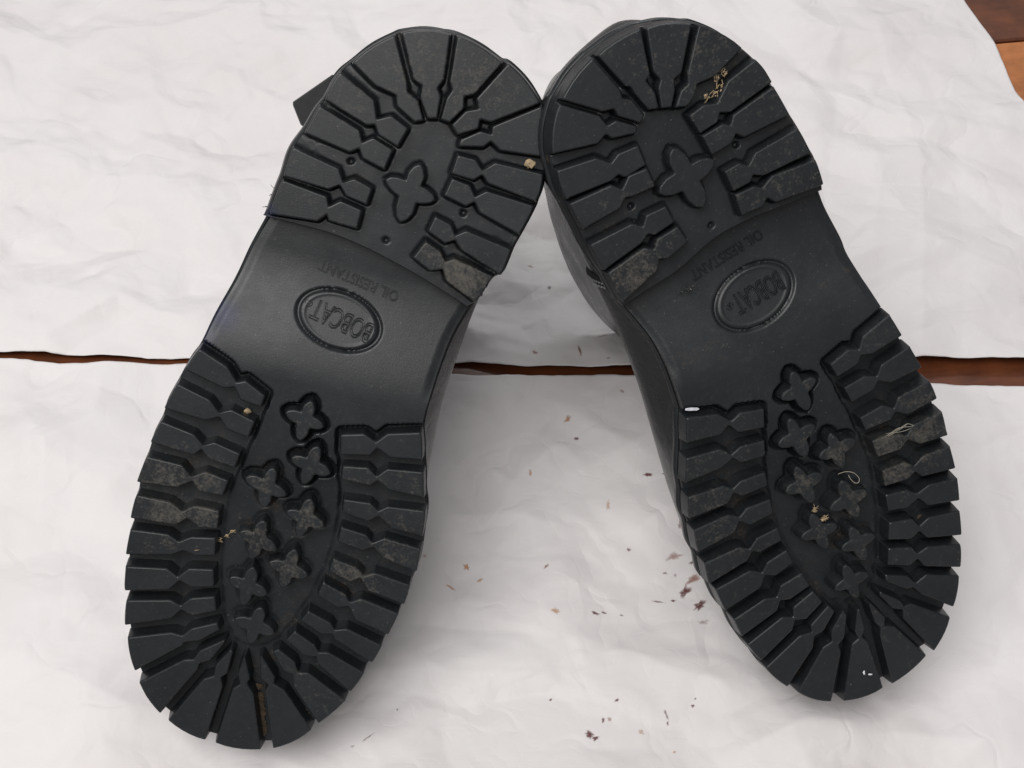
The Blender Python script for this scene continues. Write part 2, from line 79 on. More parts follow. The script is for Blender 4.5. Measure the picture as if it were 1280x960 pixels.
BITS = {"straw_heel_R":["R",[[12.8,108.2],[15.8,110.7],[19.0,115.1],[9.7,107.9],[15.3,114.7]],-2.0],"crumb_heel_L":["L",[[49.3,103.7]],-1.0],"straw_L":["L",[[-36.3,-78.9],[-32.3,-74.0]],-6.0],"crumb_L":["L",[[-37.4,-22.0]],-5.0],"straw2_L":["L",[[-45.8,-84.8],[-42.8,-81.5]],0.3],"straw_R":["R",[[7.4,-69.8],[10.6,-75.7]],0.5],"thread_R":["R",[[21.1,-59.7],[24.4,-59.8],[27.6,-61.4],[29.4,-64.4],[28.9,-66.4],[27.2,-66.1],[25.9,-63.8],[25.4,-61.7]],-1.0],"paint_R":["R",[[-33.8,-10.1],[-30.1,-10.5],[-26.3,-12.1]],-2.5],"fleck_R":["R",[[9.7,-152.1],[12.3,-153.9]],0.2],"hair_R":["R",[[45.1,-49.8],[51.4,-49.2],[55.8,-49.0],[57.6,-48.9]],0.5],"smudge_R":["R",[[-16.5,35.9]],-9.5],"crumb2_R":["R",[[64.4,-36.0]],0.3],"dirt_gr_L":["L",[[-6.0,-142.6],[-0.2,-162.3]],-7.9],"dirt_gr2_L":["L",[[13.3,-145.8],[18.1,-151.1]],-7.9],"dirt_di_L":["L",[[-7.5,-140.4]],-7.9],"hair2_R":["R",[[61.5,-55.2],[68.1,-47.2]],-3.0],"tag_L":["L",[[-53.5,101.8],[-54.7,100.4],[-48.1,90.9],[-39.3,117.7]],-100.0],"crumb3_R":["R",[[52.5,-93.9]],-5.0],"speck_R":["R",[[-29.0,-17.4]],-9.0],"or_R":["R",[[-30.0,-3.5]],-9.0],"tuft_R":["R",[[8.5,46.8]],-12.0],"dusts_L":["L",[[-27.4,115.3],[-17.2,107.4]],-4.0],"fray_L":["L",[[-50.3,64.5],[-51.2,62.6]],-12.0]}
DUST_L = [[-63.6,-57.0,15,0.7],[-48.0,-52.5,11,0.7],[-57.6,-70.3,12,0.75],[-44.1,-66.3,8,0.7],[-59.7,-84.3,10,0.35],[-23.8,-49.1,9,0.6],[-3.1,-59.3,9,0.65],[-21.1,-73.6,9,0.7],[-5.4,-82.0,8,0.5],[36.0,-52.4,12,0.35],[20.2,-79.5,12,0.5],[34.4,-67.1,10,0.45],[33.1,53.4,11,0.8],[23.2,58.9,9,0.4],[26.0,60.9,8,0.35],[-2.9,128.5,20,0.45],[-25.2,114.9,16,0.4],[23.0,127.3,20,0.3],[-9.0,-33.3,8,0.4],[-24.2,-93.7,10,0.25]]
DUST_R = [[44.3,-53.8,12,0.75],[61.0,-55.9,13,0.6],[45.3,-67.8,9,0.6],[6.0,-58.1,9,0.5],[24.7,-71.3,10,0.5],[9.2,-80.7,9,0.45],[24.3,-50.0,8,0.45],[-36.2,51.3,13,0.65],[-26.3,58.9,10,0.3],[-34.5,-48.7,12,0.35],[-32.2,-65.8,12,0.45],[-33.1,-37.3,10,0.3],[3.2,126.6,25,0.25],[62.9,-39.9,10,0.4],[32.5,101.2,15,0.25],[22.2,-94.6,9,0.3]]
random.seed(7)
C = scene.collection
MM = 0.001

# ------------------------------------------------------------------ materials
class NT:
    def __init__(self, name):
        self.m = bpy.data.materials.new(name)
        self.m.use_nodes = True
        self.t = self.m.node_tree
        self.b = self.t.nodes['Principled BSDF']
    def n(self, kind, **kw):
        nd = self.t.nodes.new(kind)
        for k, v in kw.items():
            if k.startswith('i_'):
                nd.inputs[k[2:].replace('_', ' ')].default_value = v
            else:
                setattr(nd, k, v)
        return nd
    def l(self, a, b): self.t.links.new(a, b)
    def noise(self, scale, detail=4, rough=0.55, coord='Object', vec=None):
        nd = self.n('ShaderNodeTexNoise')
        nd.inputs['Scale'].default_value = scale
        nd.inputs['Detail'].default_value = detail
        nd.inputs['Roughness'].default_value = rough
        if vec is None:
            if not hasattr(self, 'tc'): self.tc = self.n('ShaderNodeTexCoord')
            vec = self.tc.outputs[coord]
        self.l(vec, nd.inputs['Vector'])
        return nd.outputs['Fac']
    def ramp(self, fac, stops):
        nd = self.n('ShaderNodeValToRGB')
        el = nd.color_ramp.elements
        while len(el) < len(stops): el.new(0.5)
        for e, (p, c) in zip(el, stops):
            e.position = p
            e.color = c if len(c) == 4 else (*c, 1)
        self.l(fac, nd.inputs[0])
        return nd.outputs[0]
    def mix(self, fac, a, b, blend='MIX'):
        nd = self.n('ShaderNodeMix', data_type='RGBA', blend_type=blend)
        for sock, v in ((nd.inputs[0], fac), (nd.inputs[6], a), (nd.inputs[7], b)):
            if hasattr(v, 'is_linked'): self.l(v, sock)
            else: sock.default_value = v if not isinstance(v, tuple) or len(v) == 4 else (*v, 1)
        return nd.outputs[2]
    def math(self, op, a, b=0.0):
        nd = self.n('ShaderNodeMath', operation=op)
        for sock, v in ((nd.inputs[0], a), (nd.inputs[1], b)):
            if hasattr(v, 'is_linked'): self.l(v, sock)
            else: sock.default_value = v
        return nd.outputs[0]
    def bump(self, h, strength, dist, prev=None):
        nd = self.n('ShaderNodeBump')
        nd.inputs['Strength'].default_value = strength
        nd.inputs['Distance'].default_value = dist
        self.l(h, nd.inputs['Height'])
        if prev is not None: self.l(prev, nd.inputs['Normal'])
        return nd.outputs[0]
    def out(self, **kw):
        for k, v in kw.items():
            s = self.b.inputs[k.replace('_', ' ')]
            if hasattr(v, 'is_linked'): self.l(v, s)
            else: s.default_value = v if not (isinstance(v, tuple) and len(v) == 3) else (*v, 1)
        return self.m

def mat_rubber(spots, name, dye=()):
    """moulded black rubber; pale dust on the walked-on faces, spreading round the worn spots; earth packed low in the grooves"""
    t = NT(name)
    n1 = t.noise(28, 5, 0.6)
    n2 = t.noise(420, 3, 0.6)
    base = t.ramp(n1, [(0.3, (0.0085, 0.0103, 0.0122)), (0.7, (0.0150, 0.0175, 0.0200))])
    base = t.mix(t.ramp(n2, [(0.5, (0, 0, 0)), (0.8, (0.5, 0.5, 0.5))]), base, (0.024, 0.0265, 0.029))
    sep = t.n('ShaderNodeSeparateXYZ')
    t.l(t.tc.outputs['Object'], sep.inputs[0])
    zt = t.n('ShaderNodeMapRange')
    zt.inputs['From Min'].default_value = -0.0022
    zt.inputs['From Max'].default_value = -0.0004
    zt.inputs['To Min'].default_value = 0.3
    t.l(sep.outputs['Z'], zt.inputs['Value'])
    flat = t.n('ShaderNodeVectorMath', operation='MULTIPLY')
    flat.inputs[1].default_value = (1, 1, 0)
    t.l(t.tc.outputs['Object'], flat.inputs[0])
    total = None
    for x, y, r, w in spots:
        d = t.n('ShaderNodeVectorMath', operation='DISTANCE')
        t.l(flat.outputs[0], d.inputs[0])
        d.inputs[1].default_value = (x * MM, y * MM, 0)
        m = t.n('ShaderNodeMapRange', interpolation_type='SMOOTHSTEP')
        m.inputs['From Min'].default_value = r * 1.5 * MM
        m.inputs['From Max'].default_value = r * 0.15 * MM
        m.inputs['To Max'].default_value = w
        t.l(d.outputs['Value'], m.inputs['Value'])
        total = m.outputs[0] if total is None else t.math('MAXIMUM', total, m.outputs[0])
    wide = t.ramp(t.noise(16, 3, 0.6), [(0.45, (0, 0, 0)), (0.75, (0.3, 0.3, 0.3))])
    att = t.n('ShaderNodeAttribute', attribute_type='OBJECT', attribute_name='dust')
    amount = t.math('ADD', t.math('MAXIMUM', total, wide), t.math('MULTIPLY', att.outputs['Fac'], 0.5))
    d1 = t.noise(210, 8, 0.8)
    d2 = t.noise(900, 3, 0.7)
    dsum = t.math('ADD', t.math('MULTIPLY', d1, 0.65), t.math('MULTIPLY', d2, 0.35))
    msk = t.math('SUBTRACT', t.math('ADD', dsum, t.math('MULTIPLY', amount, 0.22)), 0.605)
    msk = t.math('MULTIPLY', msk, 6.0)
    msk.node.use_clamp = True
    msk = t.math('MULTIPLY', t.math('MULTIPLY', msk, zt.outputs[0]), 0.52)
    col = t.mix(msk, base, (0.128, 0.115, 0.092))
    # earth in the bottoms of the grooves
    zb = t.n('ShaderNodeMapRange')
    zb.inputs['From Min'].default_value = -0.0048
    zb.inputs['From Max'].default_value = -0.0070
    t.l(sep.outputs['Z'], zb.inputs['Value'])
    zc = t.n('ShaderNodeMapRange')
    zc.inputs['From Min'].default_value = -0.0098
    zc.inputs['From Max'].default_value = -0.0090
    t.l(sep.outputs['Z'], zc.inputs['Value'])
    e = t.ramp(t.noise(48, 6, 0.7), [(0.56, (0, 0, 0)), (0.72, (0.6, 0.6, 0.6))])
    e = t.math('MULTIPLY', t.math('MULTIPLY', e, zb.outputs[0]), zc.outputs[0])
    e = t.math('MULTIPLY', e, t.ramp(d2, [(0.42, (0, 0, 0)), (0.6, (1, 1, 1))]))
    col = t.mix(e, col, (0.085, 0.055, 0.03))
    for x, y, r in dye:                      # blue-black ink rubbed into the edge
        d = t.n('ShaderNodeVectorMath', operation='DISTANCE')
        t.l(flat.outputs[0], d.inputs[0])
        d.inputs[1].default_value = (x * MM, y * MM, 0)
        m = t.n('ShaderNodeMapRange', interpolation_type='SMOOTHSTEP')
        m.inputs['From Min'].default_value = r * MM
        m.inputs['From Max'].default_value = r * 0.2 * MM
        t.l(d.outputs['Value'], m.inputs['Value'])
        f = t.math('MULTIPLY', m.outputs[0], t.ramp(n1, [(0.4, (0.35,) * 3), (0.6, (1, 1, 1))]))
        col = t.mix(f, col, (0.006, 0.010, 0.045))
    specks = t.ramp(t.noise(900, 2, 0.5), [(0.72, (0, 0, 0)), (0.75, (0.6, 0.6, 0.6))])
    col = t.mix(specks, col, (0.13, 0.12, 0.11))
    mp = t.n('ShaderNodeMapping')
    mp.inputs['Scale'].default_value = (1, 9, 1)
    mp.inputs['Rotation'].default_value = (0, 0, 0.5)
    t.l(t.tc.outputs['Object'], mp.inputs['Vector'])
    scr = t.noise(180, 4, 0.7, vec=mp.outputs[0])
    rough = t.ramp(t.noise(60, 5, 0.65), [(0.3, (0.33,) * 3), (0.75, (0.46,) * 3)])
    rough = t.mix(t.ramp(scr, [(0.6, (0, 0, 0)), (0.75, (0.5, 0.5, 0.5))]), rough, (0.65, 0.65, 0.65))
    rough = t.mix(msk, rough, (0.9, 0.9, 0.9))
    rough = t.mix(e, rough, (0.95, 0.95, 0.95))
    b = t.bump(t.noise(1300, 3, 0.6), 0.09, 0.0004)
    b = t.bump(scr, 0.05, 0.0005, b)
    b = t.bump(t.noise(90, 3, 0.5), 0.035, 0.0012, b)
    return t.out(Base_Color=col, Roughness=rough, Normal=b, Specular_IOR_Level=0.42)

def mat_leather(name='black leather', lo=0.22, hi=0.36):
    t = NT(name)
    n1 = t.noise(22, 5, 0.6)
    col = t.ramp(n1, [(0.3, (0.016, 0.0165, 0.017)), (0.75, (0.032, 0.033, 0.034))])
    rough = t.ramp(t.noise(55, 4, 0.6), [(0.3, (lo,) * 3), (0.75, (hi,) * 3)])
    v = t.n('ShaderNodeTexVoronoi', feature='DISTANCE_TO_EDGE')
    v.inputs['Scale'].default_value = 700
    t.l(t.tc.outputs['Object'], v.inputs['Vector'])
    b = t.bump(v.outputs['Distance'], 0.18, 0.0003)
    b = t.bump(t.noise(70, 5, 0.6), 0.35, 0.002, b)
    return t.out(Base_Color=col, Roughness=rough, Normal=b, Specular_IOR_Level=0.5)

def mat_paper():
    t = NT('white wrapping paper')
    n1 = t.noise(7, 5, 0.6)
    col = t.ramp(n1, [(0.3, (0.70, 0.665, 0.665)), (0.55, (0.75, 0.727, 0.725)), (0.8, (0.735, 0.70, 0.70))])
    n2 = t.noise(46, 6, 0.7)
    col = t.mix(t.ramp(n2, [(0.62, (0, 0, 0)), (0.8, (0.25, 0.25, 0.25))]), col, (0.70, 0.655, 0.62))
    mp = t.n('ShaderNodeMapping')
    mp.inputs['Scale'].default_value = (1, 6, 1)
    t.l(t.tc.outputs['Object'], mp.inputs['Vector'])
    fib = t.noise(260, 3, 0.6, vec=mp.outputs[0])
    col = t.mix(t.ramp(fib, [(0.4, (0, 0, 0)), (0.8, (0.18, 0.18, 0.18))]), col, (0.70, 0.685, 0.68))
    b = t.bump(fib, 0.10, 0.0004)
    b = t.bump(t.noise(30, 4, 0.5), 0.12, 0.0035, b)
    v = t.n('ShaderNodeTexVoronoi', feature='F1')
    v.inputs['Scale'].default_value = 26
    wv = t.n('ShaderNodeVectorMath', operation='ADD')
    t.l(t.tc.outputs['Object'], wv.inputs[0])
    nz = t.n('ShaderNodeTexNoise')
    nz.inputs['Scale'].default_value = 30
    t.l(t.tc.outputs['Object'], nz.inputs['Vector'])
    sc = t.n('ShaderNodeVectorMath', operation='SCALE')
    sc.inputs['Scale'].default_value = 0.03
    t.l(nz.outputs['Color'], sc.inputs[0])
    t.l(sc.outputs[0], wv.inputs[1])
    t.l(wv.outputs[0], v.inputs['Vector'])
    b = t.bump(v.outputs['Distance'], 0.12, 0.004, b)
    for sc_, st_, ds_ in ((9, 0.35, 0.012), (21, 0.26, 0.0055), (52, 0.20, 0.0016)):      # sharp crumple lines at three sizes
        r_ = t.math('ABSOLUTE', t.math('SUBTRACT', t.noise(sc_, 2, 0.4, vec=wv.outputs[0]), 0.5))
        r_ = t.math('MINIMUM', r_, 0.045)
        b = t.bump(r_, st_, ds_ * 4, b)
    return t.out(Base_Color=col, Roughness=0.55, Normal=b, Specular_IOR_Level=0.3)

def mat_wood(name, a, c):
    t = NT(name)
    t.tc = t.n('ShaderNodeTexCoord')
    mp = t.n('ShaderNodeMapping')
    mp.inputs['Scale'].default_value = (3, 40, 1)
    t.l(t.tc.outputs['Object'], mp.inputs['Vector'])
    g = t.noise(3.5, 7, 0.65, vec=mp.outputs[0])
    blot = t.noise(38, 5, 0.6)
    col = t.ramp(g, [(0.3, a), (0.7, c)])
    col = t.mix(t.ramp(blot, [(0.4, (0, 0, 0)), (0.75, (0.7, 0.7, 0.7))]), col, tuple(x * 1.7 for x in c))
    b = t.bump(g, 0.3, 0.001)
    return t.out(Base_Color=col, Roughness=0.38, Normal=b)

def mat_plain(name, col, rough=0.7, var=0.3, scale=300, **kw):
    t = NT(name)
    n = t.noise(scale, 4, 0.6)
    c = t.ramp(n, [(0.3, tuple(x * (1 - var) for x in col)), (0.7, tuple(min(1, x * (1 + var)) for x in col))])
    b = t.bump(n, 0.3, 0.0004)
    return t.out(Base_Color=c, Roughness=rough, Normal=b, **kw)

def mat_stain(name, col):
    t = NT(name)
    n = t.noise(520, 5, 0.7)
    c = t.ramp(n, [(0.3, tuple(x * 0.7 for x in col)), (0.7, tuple(min(1, x * 1.3) for x in col))])
    att = t.n('ShaderNodeAttribute', attribute_type='OBJECT', attribute_name='cover')
    a = t.ramp(n, [(0.30, (0.25,) * 3), (0.52, (1.0,) * 3)])
    fd = t.n('ShaderNodeAttribute', attribute_name='fade')
    al = t.math('MULTIPLY', t.math('MULTIPLY', a, att.outputs['Fac']), fd.outputs['Fac'])
    return t.out(Base_Color=c, Roughness=0.7, Alpha=al)

RUB_L = mat_rubber(DUST_L, 'black rubber of the left sole', [(-55, 14, 9), (-60, 4, 6), (-46, 60, 5)])
RUB_R = mat_rubber(DUST_R, 'black rubber of the right sole')
RUB = RUB_L
LEA = mat_leather()
PAP = mat_paper()
WOOD_D = mat_wood('dark varnished wood', (0.06, 0.017, 0.007), (0.13, 0.038, 0.013))
WOOD_L = mat_wood('orange varnished wood', (0.27, 0.092, 0.026), (0.40, 0.145, 0.046))
STITCH = mat_plain('waxed thread', (0.17, 0.17, 0.175), 0.55)
TAB = mat_plain('black webbing', (0.013, 0.013, 0.014), 0.7)
EDGE = mat_plain('raw dark leather edge', (0.004, 0.004, 0.004), 0.9)
STRAW = mat_plain('dry straw', (0.36, 0.27, 0.16), 0.8, 0.5, 500)
MUD = mat_plain('dry mud', (0.06, 0.043, 0.026), 0.95, 0.5, 420)
WHITE = mat_plain('white paint', (0.62, 0.63, 0.68), 0.4)
GRIT = mat_plain('dark grit', (0.045, 0.046, 0.048), 0.3, 0.6, 900)
HAIR = mat_plain('pale fibre', (0.40, 0.37, 0.30), 0.6)
STAINS_M = [mat_stain('dark red stain', (0.12, 0.026, 0.022)), mat_stain('brown stain', (0.30, 0.11, 0.06)),
            mat_stain('tan stain', (0.55, 0.26, 0.11)), mat_stain('black speck', (0.04, 0.04, 0.045))]

# ------------------------------------------------------------------ helpers
def mesh_obj(name, verts, faces, mat, parent=None, smooth=False):
    me = bpy.data.meshes.new(name)
    me.from_pydata([tuple(map(float, v)) for v in verts], [], faces)
    me.update()
    if smooth:
        me.polygons.foreach_set('use_smooth', [True] * len(me.polygons))
    me.materials.append(mat)
    o = bpy.data.objects.new(name, me)
    C.objects.link(o)
    if parent is not None: o.parent = parent
    return o

def tag(o, label=None, cat=None, group=None, kind=None):
    if label: o['label'] = label
    if cat: o['category'] = cat
    if group: o['group'] = group
    if kind: o['kind'] = kind
    return o

def area(p):
    p = np.asarray(p)
    return 0.5 * np.sum(p[:, 0] * np.roll(p[:, 1], -1) - np.roll(p[:, 0], -1) * p[:, 1])

def offset(p, amt):
    """move a counter-clockwise polygon's vertices outward by amt (array or number)"""
    p = np.asarray(p, float)
    e1 = p - np.roll(p, 1, 0)
    e2 = np.roll(p, -1, 0) - p
    n1 = np.c_[e1[:, 1], -e1[:, 0]] / np.maximum(np.linalg.norm(e1, axis=1), 1e-9)[:, None]
    n2 = np.c_[e2[:, 1], -e2[:, 0]] / np.maximum(np.linalg.norm(e2, axis=1), 1e-9)[:, None]
    m = n1 + n2
    L = np.maximum(np.linalg.norm(m, axis=1), 0.3)
    m = m / L[:, None]
    c = np.maximum((m * n1).sum(1), 0.55)
    return p + m * (np.asarray(amt) / c)[..., None] if np.ndim(amt) else p + m * (amt / c)[:, None]

def cut_corners(p, r):
    p = np.asarray(p, float)
    out = []
    for i in range(len(p)):
        a, b, c = p[i - 1], p[i], p[(i + 1) % len(p)]
        la, lc = np.linalg.norm(a - b), np.linalg.norm(c - b)
        out.append(b + (a - b) / max(la, 1e-6) * min(r, la * 0.3))
        out.append(b + (c - b) / max(lc, 1e-6) * min(r, lc * 0.3))
    return np.array(out)

def catmull(pts, n, closed=False):
    pts = np.asarray(pts, float)
    out = []
    N = len(pts)
    for i in range(N if closed else N - 1):
        if closed:
            p0, p1, p2, p3 = pts[i - 1], pts[i], pts[(i + 1) % N], pts[(i + 2) % N]
        else:
            p0, p1, p2, p3 = pts[max(i - 1, 0)], pts[i], pts[i + 1], pts[min(i + 2, N - 1)]
        for k in range(n):
            t = k / n
            out.append(0.5 * (2 * p1 + (p2 - p0) * t + (2 * p0 - 5 * p1 + 4 * p2 - p3) * t * t + (3 * p1 - p0 - 3 * p2 + p3) * t ** 3))
    if not closed: out.append(pts[-1])
    return np.array(out)

def smooth(t, a, b):
    t = np.clip((np.asarray(t, float) - a) / (b - a), 0, 1)
    return t * t * (3 - 2 * t)

def tube(path, r, seg=6, taper=True):
    """verts, faces of a tube along a 3D path"""
    P = np.asarray(path, float)
    vs, fs = [], []
    for i, p in enumerate(P):
        t = P[min(i + 1, len(P) - 1)] - P[max(i - 1, 0)]
        t = t / max(np.linalg.norm(t), 1e-9)
        a = np.cross(t, (0.13, 0.2, 0.97))
        a /= max(np.linalg.norm(a), 1e-9)
        b = np.cross(t, a)
        rr = r * (0.45 if taper and i in (0, len(P) - 1) else 1)
        for k in range(seg):
            w = 2 * math.pi * k / seg
            vs.append(p + rr * (math.cos(w) * a + math.sin(w) * b))
    for i in range(len(P) - 1):
        for k in range(seg):
            a, b = i * seg + k, i * seg + (k + 1) % seg
            fs.append((a, b, b + seg, a + seg))
    fs.append(tuple(range(seg))[::-1])
    fs.append(tuple(range((len(P) - 1) * seg, len(P) * seg)))
    return vs, fs

def vnoise(x, y, seed=0):
    """2D value noise, vectorised"""
    x = np.asarray(x, float); y = np.asarray(y, float)
    xi, yi = np.floor(x).astype(np.int64), np.floor(y).astype(np.int64)
    xf, yf = x - xi, y - yi
    def h(i, j):
        v = np.sin(i * 127.1 + j * 311.7 + seed * 74.7) * 43758.5453
        return v - np.floor(v)
    u, v = xf * xf * (3 - 2 * xf), yf * yf * (3 - 2 * yf)
    return (h(xi, yi) * (1 - u) + h(xi + 1, yi) * u) * (1 - v) + (h(xi, yi + 1) * (1 - u) + h(xi + 1, yi + 1) * u) * v - 0.5

def facets(x, y, seed=0):
    """piecewise-flat noise: random heights on a triangle lattice, joined by straight folds"""
    x = np.asarray(x, float); y = np.asarray(y, float)
    k = (x + y) * 0.3660254
    u, v = x + k, y + k
    i, j = np.floor(u).astype(np.int64), np.floor(v).astype(np.int64)
    a, b = u - i, v - j
    def h(p, q):
        w = np.sin(p * 157.31 + q * 269.5 + seed * 91.7) * 24634.6345
        return w - np.floor(w) - 0.5
    lower = a >= b
    h00, h11 = h(i, j), h(i + 1, j + 1)
    h10, h01 = h(i + 1, j), h(i, j + 1)
    return np.where(lower, h00 + a * (h10 - h00) + b * (h11 - h10), h00 + b * (h01 - h00) + a * (h11 - h01))

# ------------------------------------------------------------------ floor of varnished boards
sx, sy = np.array(SEAM) * MM
ang = math.atan2(sy[1] - sx[1], sy[0] - sx[0])
floor = bpy.data.objects.new('floor', None)
C.objects.link(floor)
floor.location = (sx[0], sx[1], -0.0071)
floor.rotation_euler = (0, 0, ang * 0.55)
tag(floor, 'reddish brown varnished wooden boards under the white paper', None, None, 'structure')
PW = 0.145
for k in range(-7, 3):
    y0, y1 = k * PW + 0.0009, (k + 1) * PW - 0.0009
    c = 0.0012
    vs = []
    for z, e in ((-0.02, 0), (-c, 0), (0, c)):
        vs += [(-1.6 + e, y0 + e, z), (1.2 - e, y0 + e, z), (1.2 - e, y1 - e, z), (-1.6 + e, y1 - e, z)]
    fs = [(8, 9, 10, 11), (3, 2, 1, 0)]
    for r in (0, 4):
        for i in range(4):
            fs.append((r + i, r + (i + 1) % 4, r + 4 + (i + 1) % 4, r + 4 + i))
    mesh_obj('plank', vs, fs, WOOD_L if k == -1 else WOOD_D, floor)

# ------------------------------------------------------------------ paper sheets
def seg_d(x, y, a, b):
    ax, ay = a; bx, by = b
    dx, dy = bx - ax, by - ay
    t = np.clip(((x - ax) * dx + (y - ay) * dy) / max(dx * dx + dy * dy, 1e-12), 0, 1)
    return np.hypot(x - ax - t * dx, y - ay - t * dy), t
rng = np.random.RandomState(11)
FOLDS = []
for i, c in enumerate(CREASES):
    w = rng.uniform(0.014, 0.032)
    FOLDS.append((c, (1 if i % 3 else -1) * w * rng.uniform(0.11, 0.20), w))
for i in range(150):
    x0, y0 = rng.uniform(-0.48, 0.48), rng.uniform(0.14, 0.88)
    a = rng.normal(0.15, 0.8); L = rng.uniform(0.03, 0.16)
    a2 = a + rng.normal(0, 0.25)
    p1 = (x0 + L * math.cos(a), y0 + L * math.sin(a))
    p2 = (p1[0] + L * 0.8 * math.cos(a2), p1[1] + L * 0.8 * math.sin(a2))
    w = rng.uniform(0.006, 0.026)
    FOLDS.append(([(x0, y0), p1, p2], rng.choice([-1, 1]) * w * rng.uniform(0.04, 0.12), w))
def paper_h(x, y):
    x = np.asarray(x, float); y = np.asarray(y, float)
    h = 0.0050 * vnoise(x * 6 + 3, y * 6, 1) + 0.0016 * vnoise(x * 14, y * 16, 2)
    wx = x + 0.030 * vnoise(x * 9, y * 9, 21) + 0.010 * vnoise(x * 31, y * 31, 25)
    wy = y + 0.030 * vnoise(x * 8 + 7, y * 10, 22) + 0.010 * vnoise(x * 29, y * 33, 26)
    busy = smooth(vnoise(x * 5 + 2, y * 5 + 9, 27), -0.30, 0.15)
    h = h + 0.0085 * facets(wx * 15 + 2 * wy, wy * 19, 23) + (0.25 + 0.75 * busy) * (0.0046 * facets(wx * 33, wy * 40 + 8 * wx, 24) + 0.0015 * facets(wx * 88 + 20 * wy, wy * 96, 28))
    for pts, amp, w in FOLDS:
        xs = [p[0] for p in pts]; ys = [p[1] for p in pts]
        m = (x > min(xs) - w) & (x < max(xs) + w) & (y > min(ys) - w) & (y < max(ys) + w)
        if not m.any(): continue
        d = np.full(m.sum(), 9.0)
        for a, b in zip(pts[:-1], pts[1:]):
            d = np.minimum(d, seg_d(x[m], y[m], a, b)[0])
        r = np.clip(1 - d / w, 0, 1)
        h[m] += amp * r ** 1.15
    return h
gu = np.array(GAP_UP) * MM
gl = np.array(GAP_LO) * MM
er = np.array(EDGE_R) * MM
er = er[np.argsort(er[:, 1])]
ex_y = np.r_[0.40, 0.52, er[:, 1], 0.95]
ex_x = np.r_[0.415, 0.36, er[:, 0], 0.262]
def make_sheet(name, f_lo, f_hi, f_r, nx, ny, zoff):
    u, v = np.meshgrid(np.linspace(0, 1, nx), np.linspace(0, 1, ny))
    x = -0.60 + u * 1.0
    for _ in range(3):
        lo, hi = f_lo(x), f_hi(x)
        y = lo + v * (hi - lo)
        x = -0.60 + u * (f_r(y) + 0.60)
    lo, hi = f_lo(x), f_hi(x)
    y = lo + v * (hi - lo)
    z = paper_h(x.ravel(), y.ravel()) + zoff
    z = np.maximum(z - 0.0015, -0.0066)
    vs = np.c_[x.ravel(), y.ravel(), z]
    fs = [(j * nx + i, j * nx + i + 1, (j + 1) * nx + i + 1, (j + 1) * nx + i) for j in range(ny - 1) for i in range(nx - 1)]
    o = mesh_obj(name, vs, fs, PAP, None, True)
    md = o.modifiers.new('thickness', 'SOLIDIFY')
    md.thickness = 0.0003
    md.offset = -1
    return o
wob = lambda x, s: 0.0010 * vnoise(x * 60, x * 0 + s, 9) + 0.0005 * vnoise(x * 240, x * 0 + s, 10)
back_sheet = make_sheet('paper_sheet', lambda x: np.interp(x, gu[:, 0], gu[:, 1]) + wob(x, 3.3), lambda x: 0.95 + 0 * x,
                        lambda y: np.interp(y, ex_y, ex_x), 840, 440, 0.0)
tag(back_sheet, 'crumpled white paper sheet behind the gap, reaching the top edge of the picture', 'paper', 'white paper sheets on the floor')
front_sheet = make_sheet('paper_sheet', lambda x: 0.05 + 0 * x, lambda x: np.interp(x, gl[:, 0], gl[:, 1]) + wob(x, 7.7),
                         lambda y: 0.55 + 0 * y, 840, 330, 0.0)
tag(front_sheet, 'crumpled stained white paper sheet in front of the gap, under the boot toes', 'paper', 'white paper sheets on the floor')

# stains on the paper: flat dried smears with outlines of their own
gap_y = lambda x: np.interp(x, gl[:, 0], gl[:, 1])
for cx, cy, ax_, ay_, bx_, by_, kind, al in STAINS:
    if (kind == 3 and al < 0.8) or al < 0.36: continue
    n = 18
    pts = []
    jag = rng.uniform(0.5, 1.25, n)
    for ring in (1.0, 0.55):
        for k in range(n):
            w = 2 * math.pi * k / n
            r = ring * jag[k] * 1.15
            pts.append(((cx + r * (math.cos(w) * ax_ + math.sin(w) * bx_)) * MM, (cy + r * (math.cos(w) * ay_ + math.sin(w) * by_)) * MM))
    pts.append((cx * MM, cy * MM))
    P = np.array(pts)
    z = np.maximum(paper_h(P[:, 0], P[:, 1]) - 0.0015, -0.0066) + 0.00015
    fs = []
    for k in range(n):
        k2 = (k + 1) % n
        fs += [(k, k2, n + k2, n + k), (n + k, n + k2, 2 * n)]
    if area(P[:n]) < 0: fs = [f[::-1] for f in fs]
    o = mesh_obj('stain', np.c_[P, z], fs, STAINS_M[kind], front_sheet if cy * MM < gap_y(cx * MM) else back_sheet)
    o['cover'] = al if kind != 3 else al * 0.8
    at = o.data.attributes.new('fade', 'FLOAT', 'POINT')
    at.data.foreach_set('value', [0.0] * n + [0.75] * n + [1.0])

# ------------------------------------------------------------------ boots
def fix(pts):
    p = np.array(pts, float)
    return p if area(p) > 0 else p[::-1].copy()

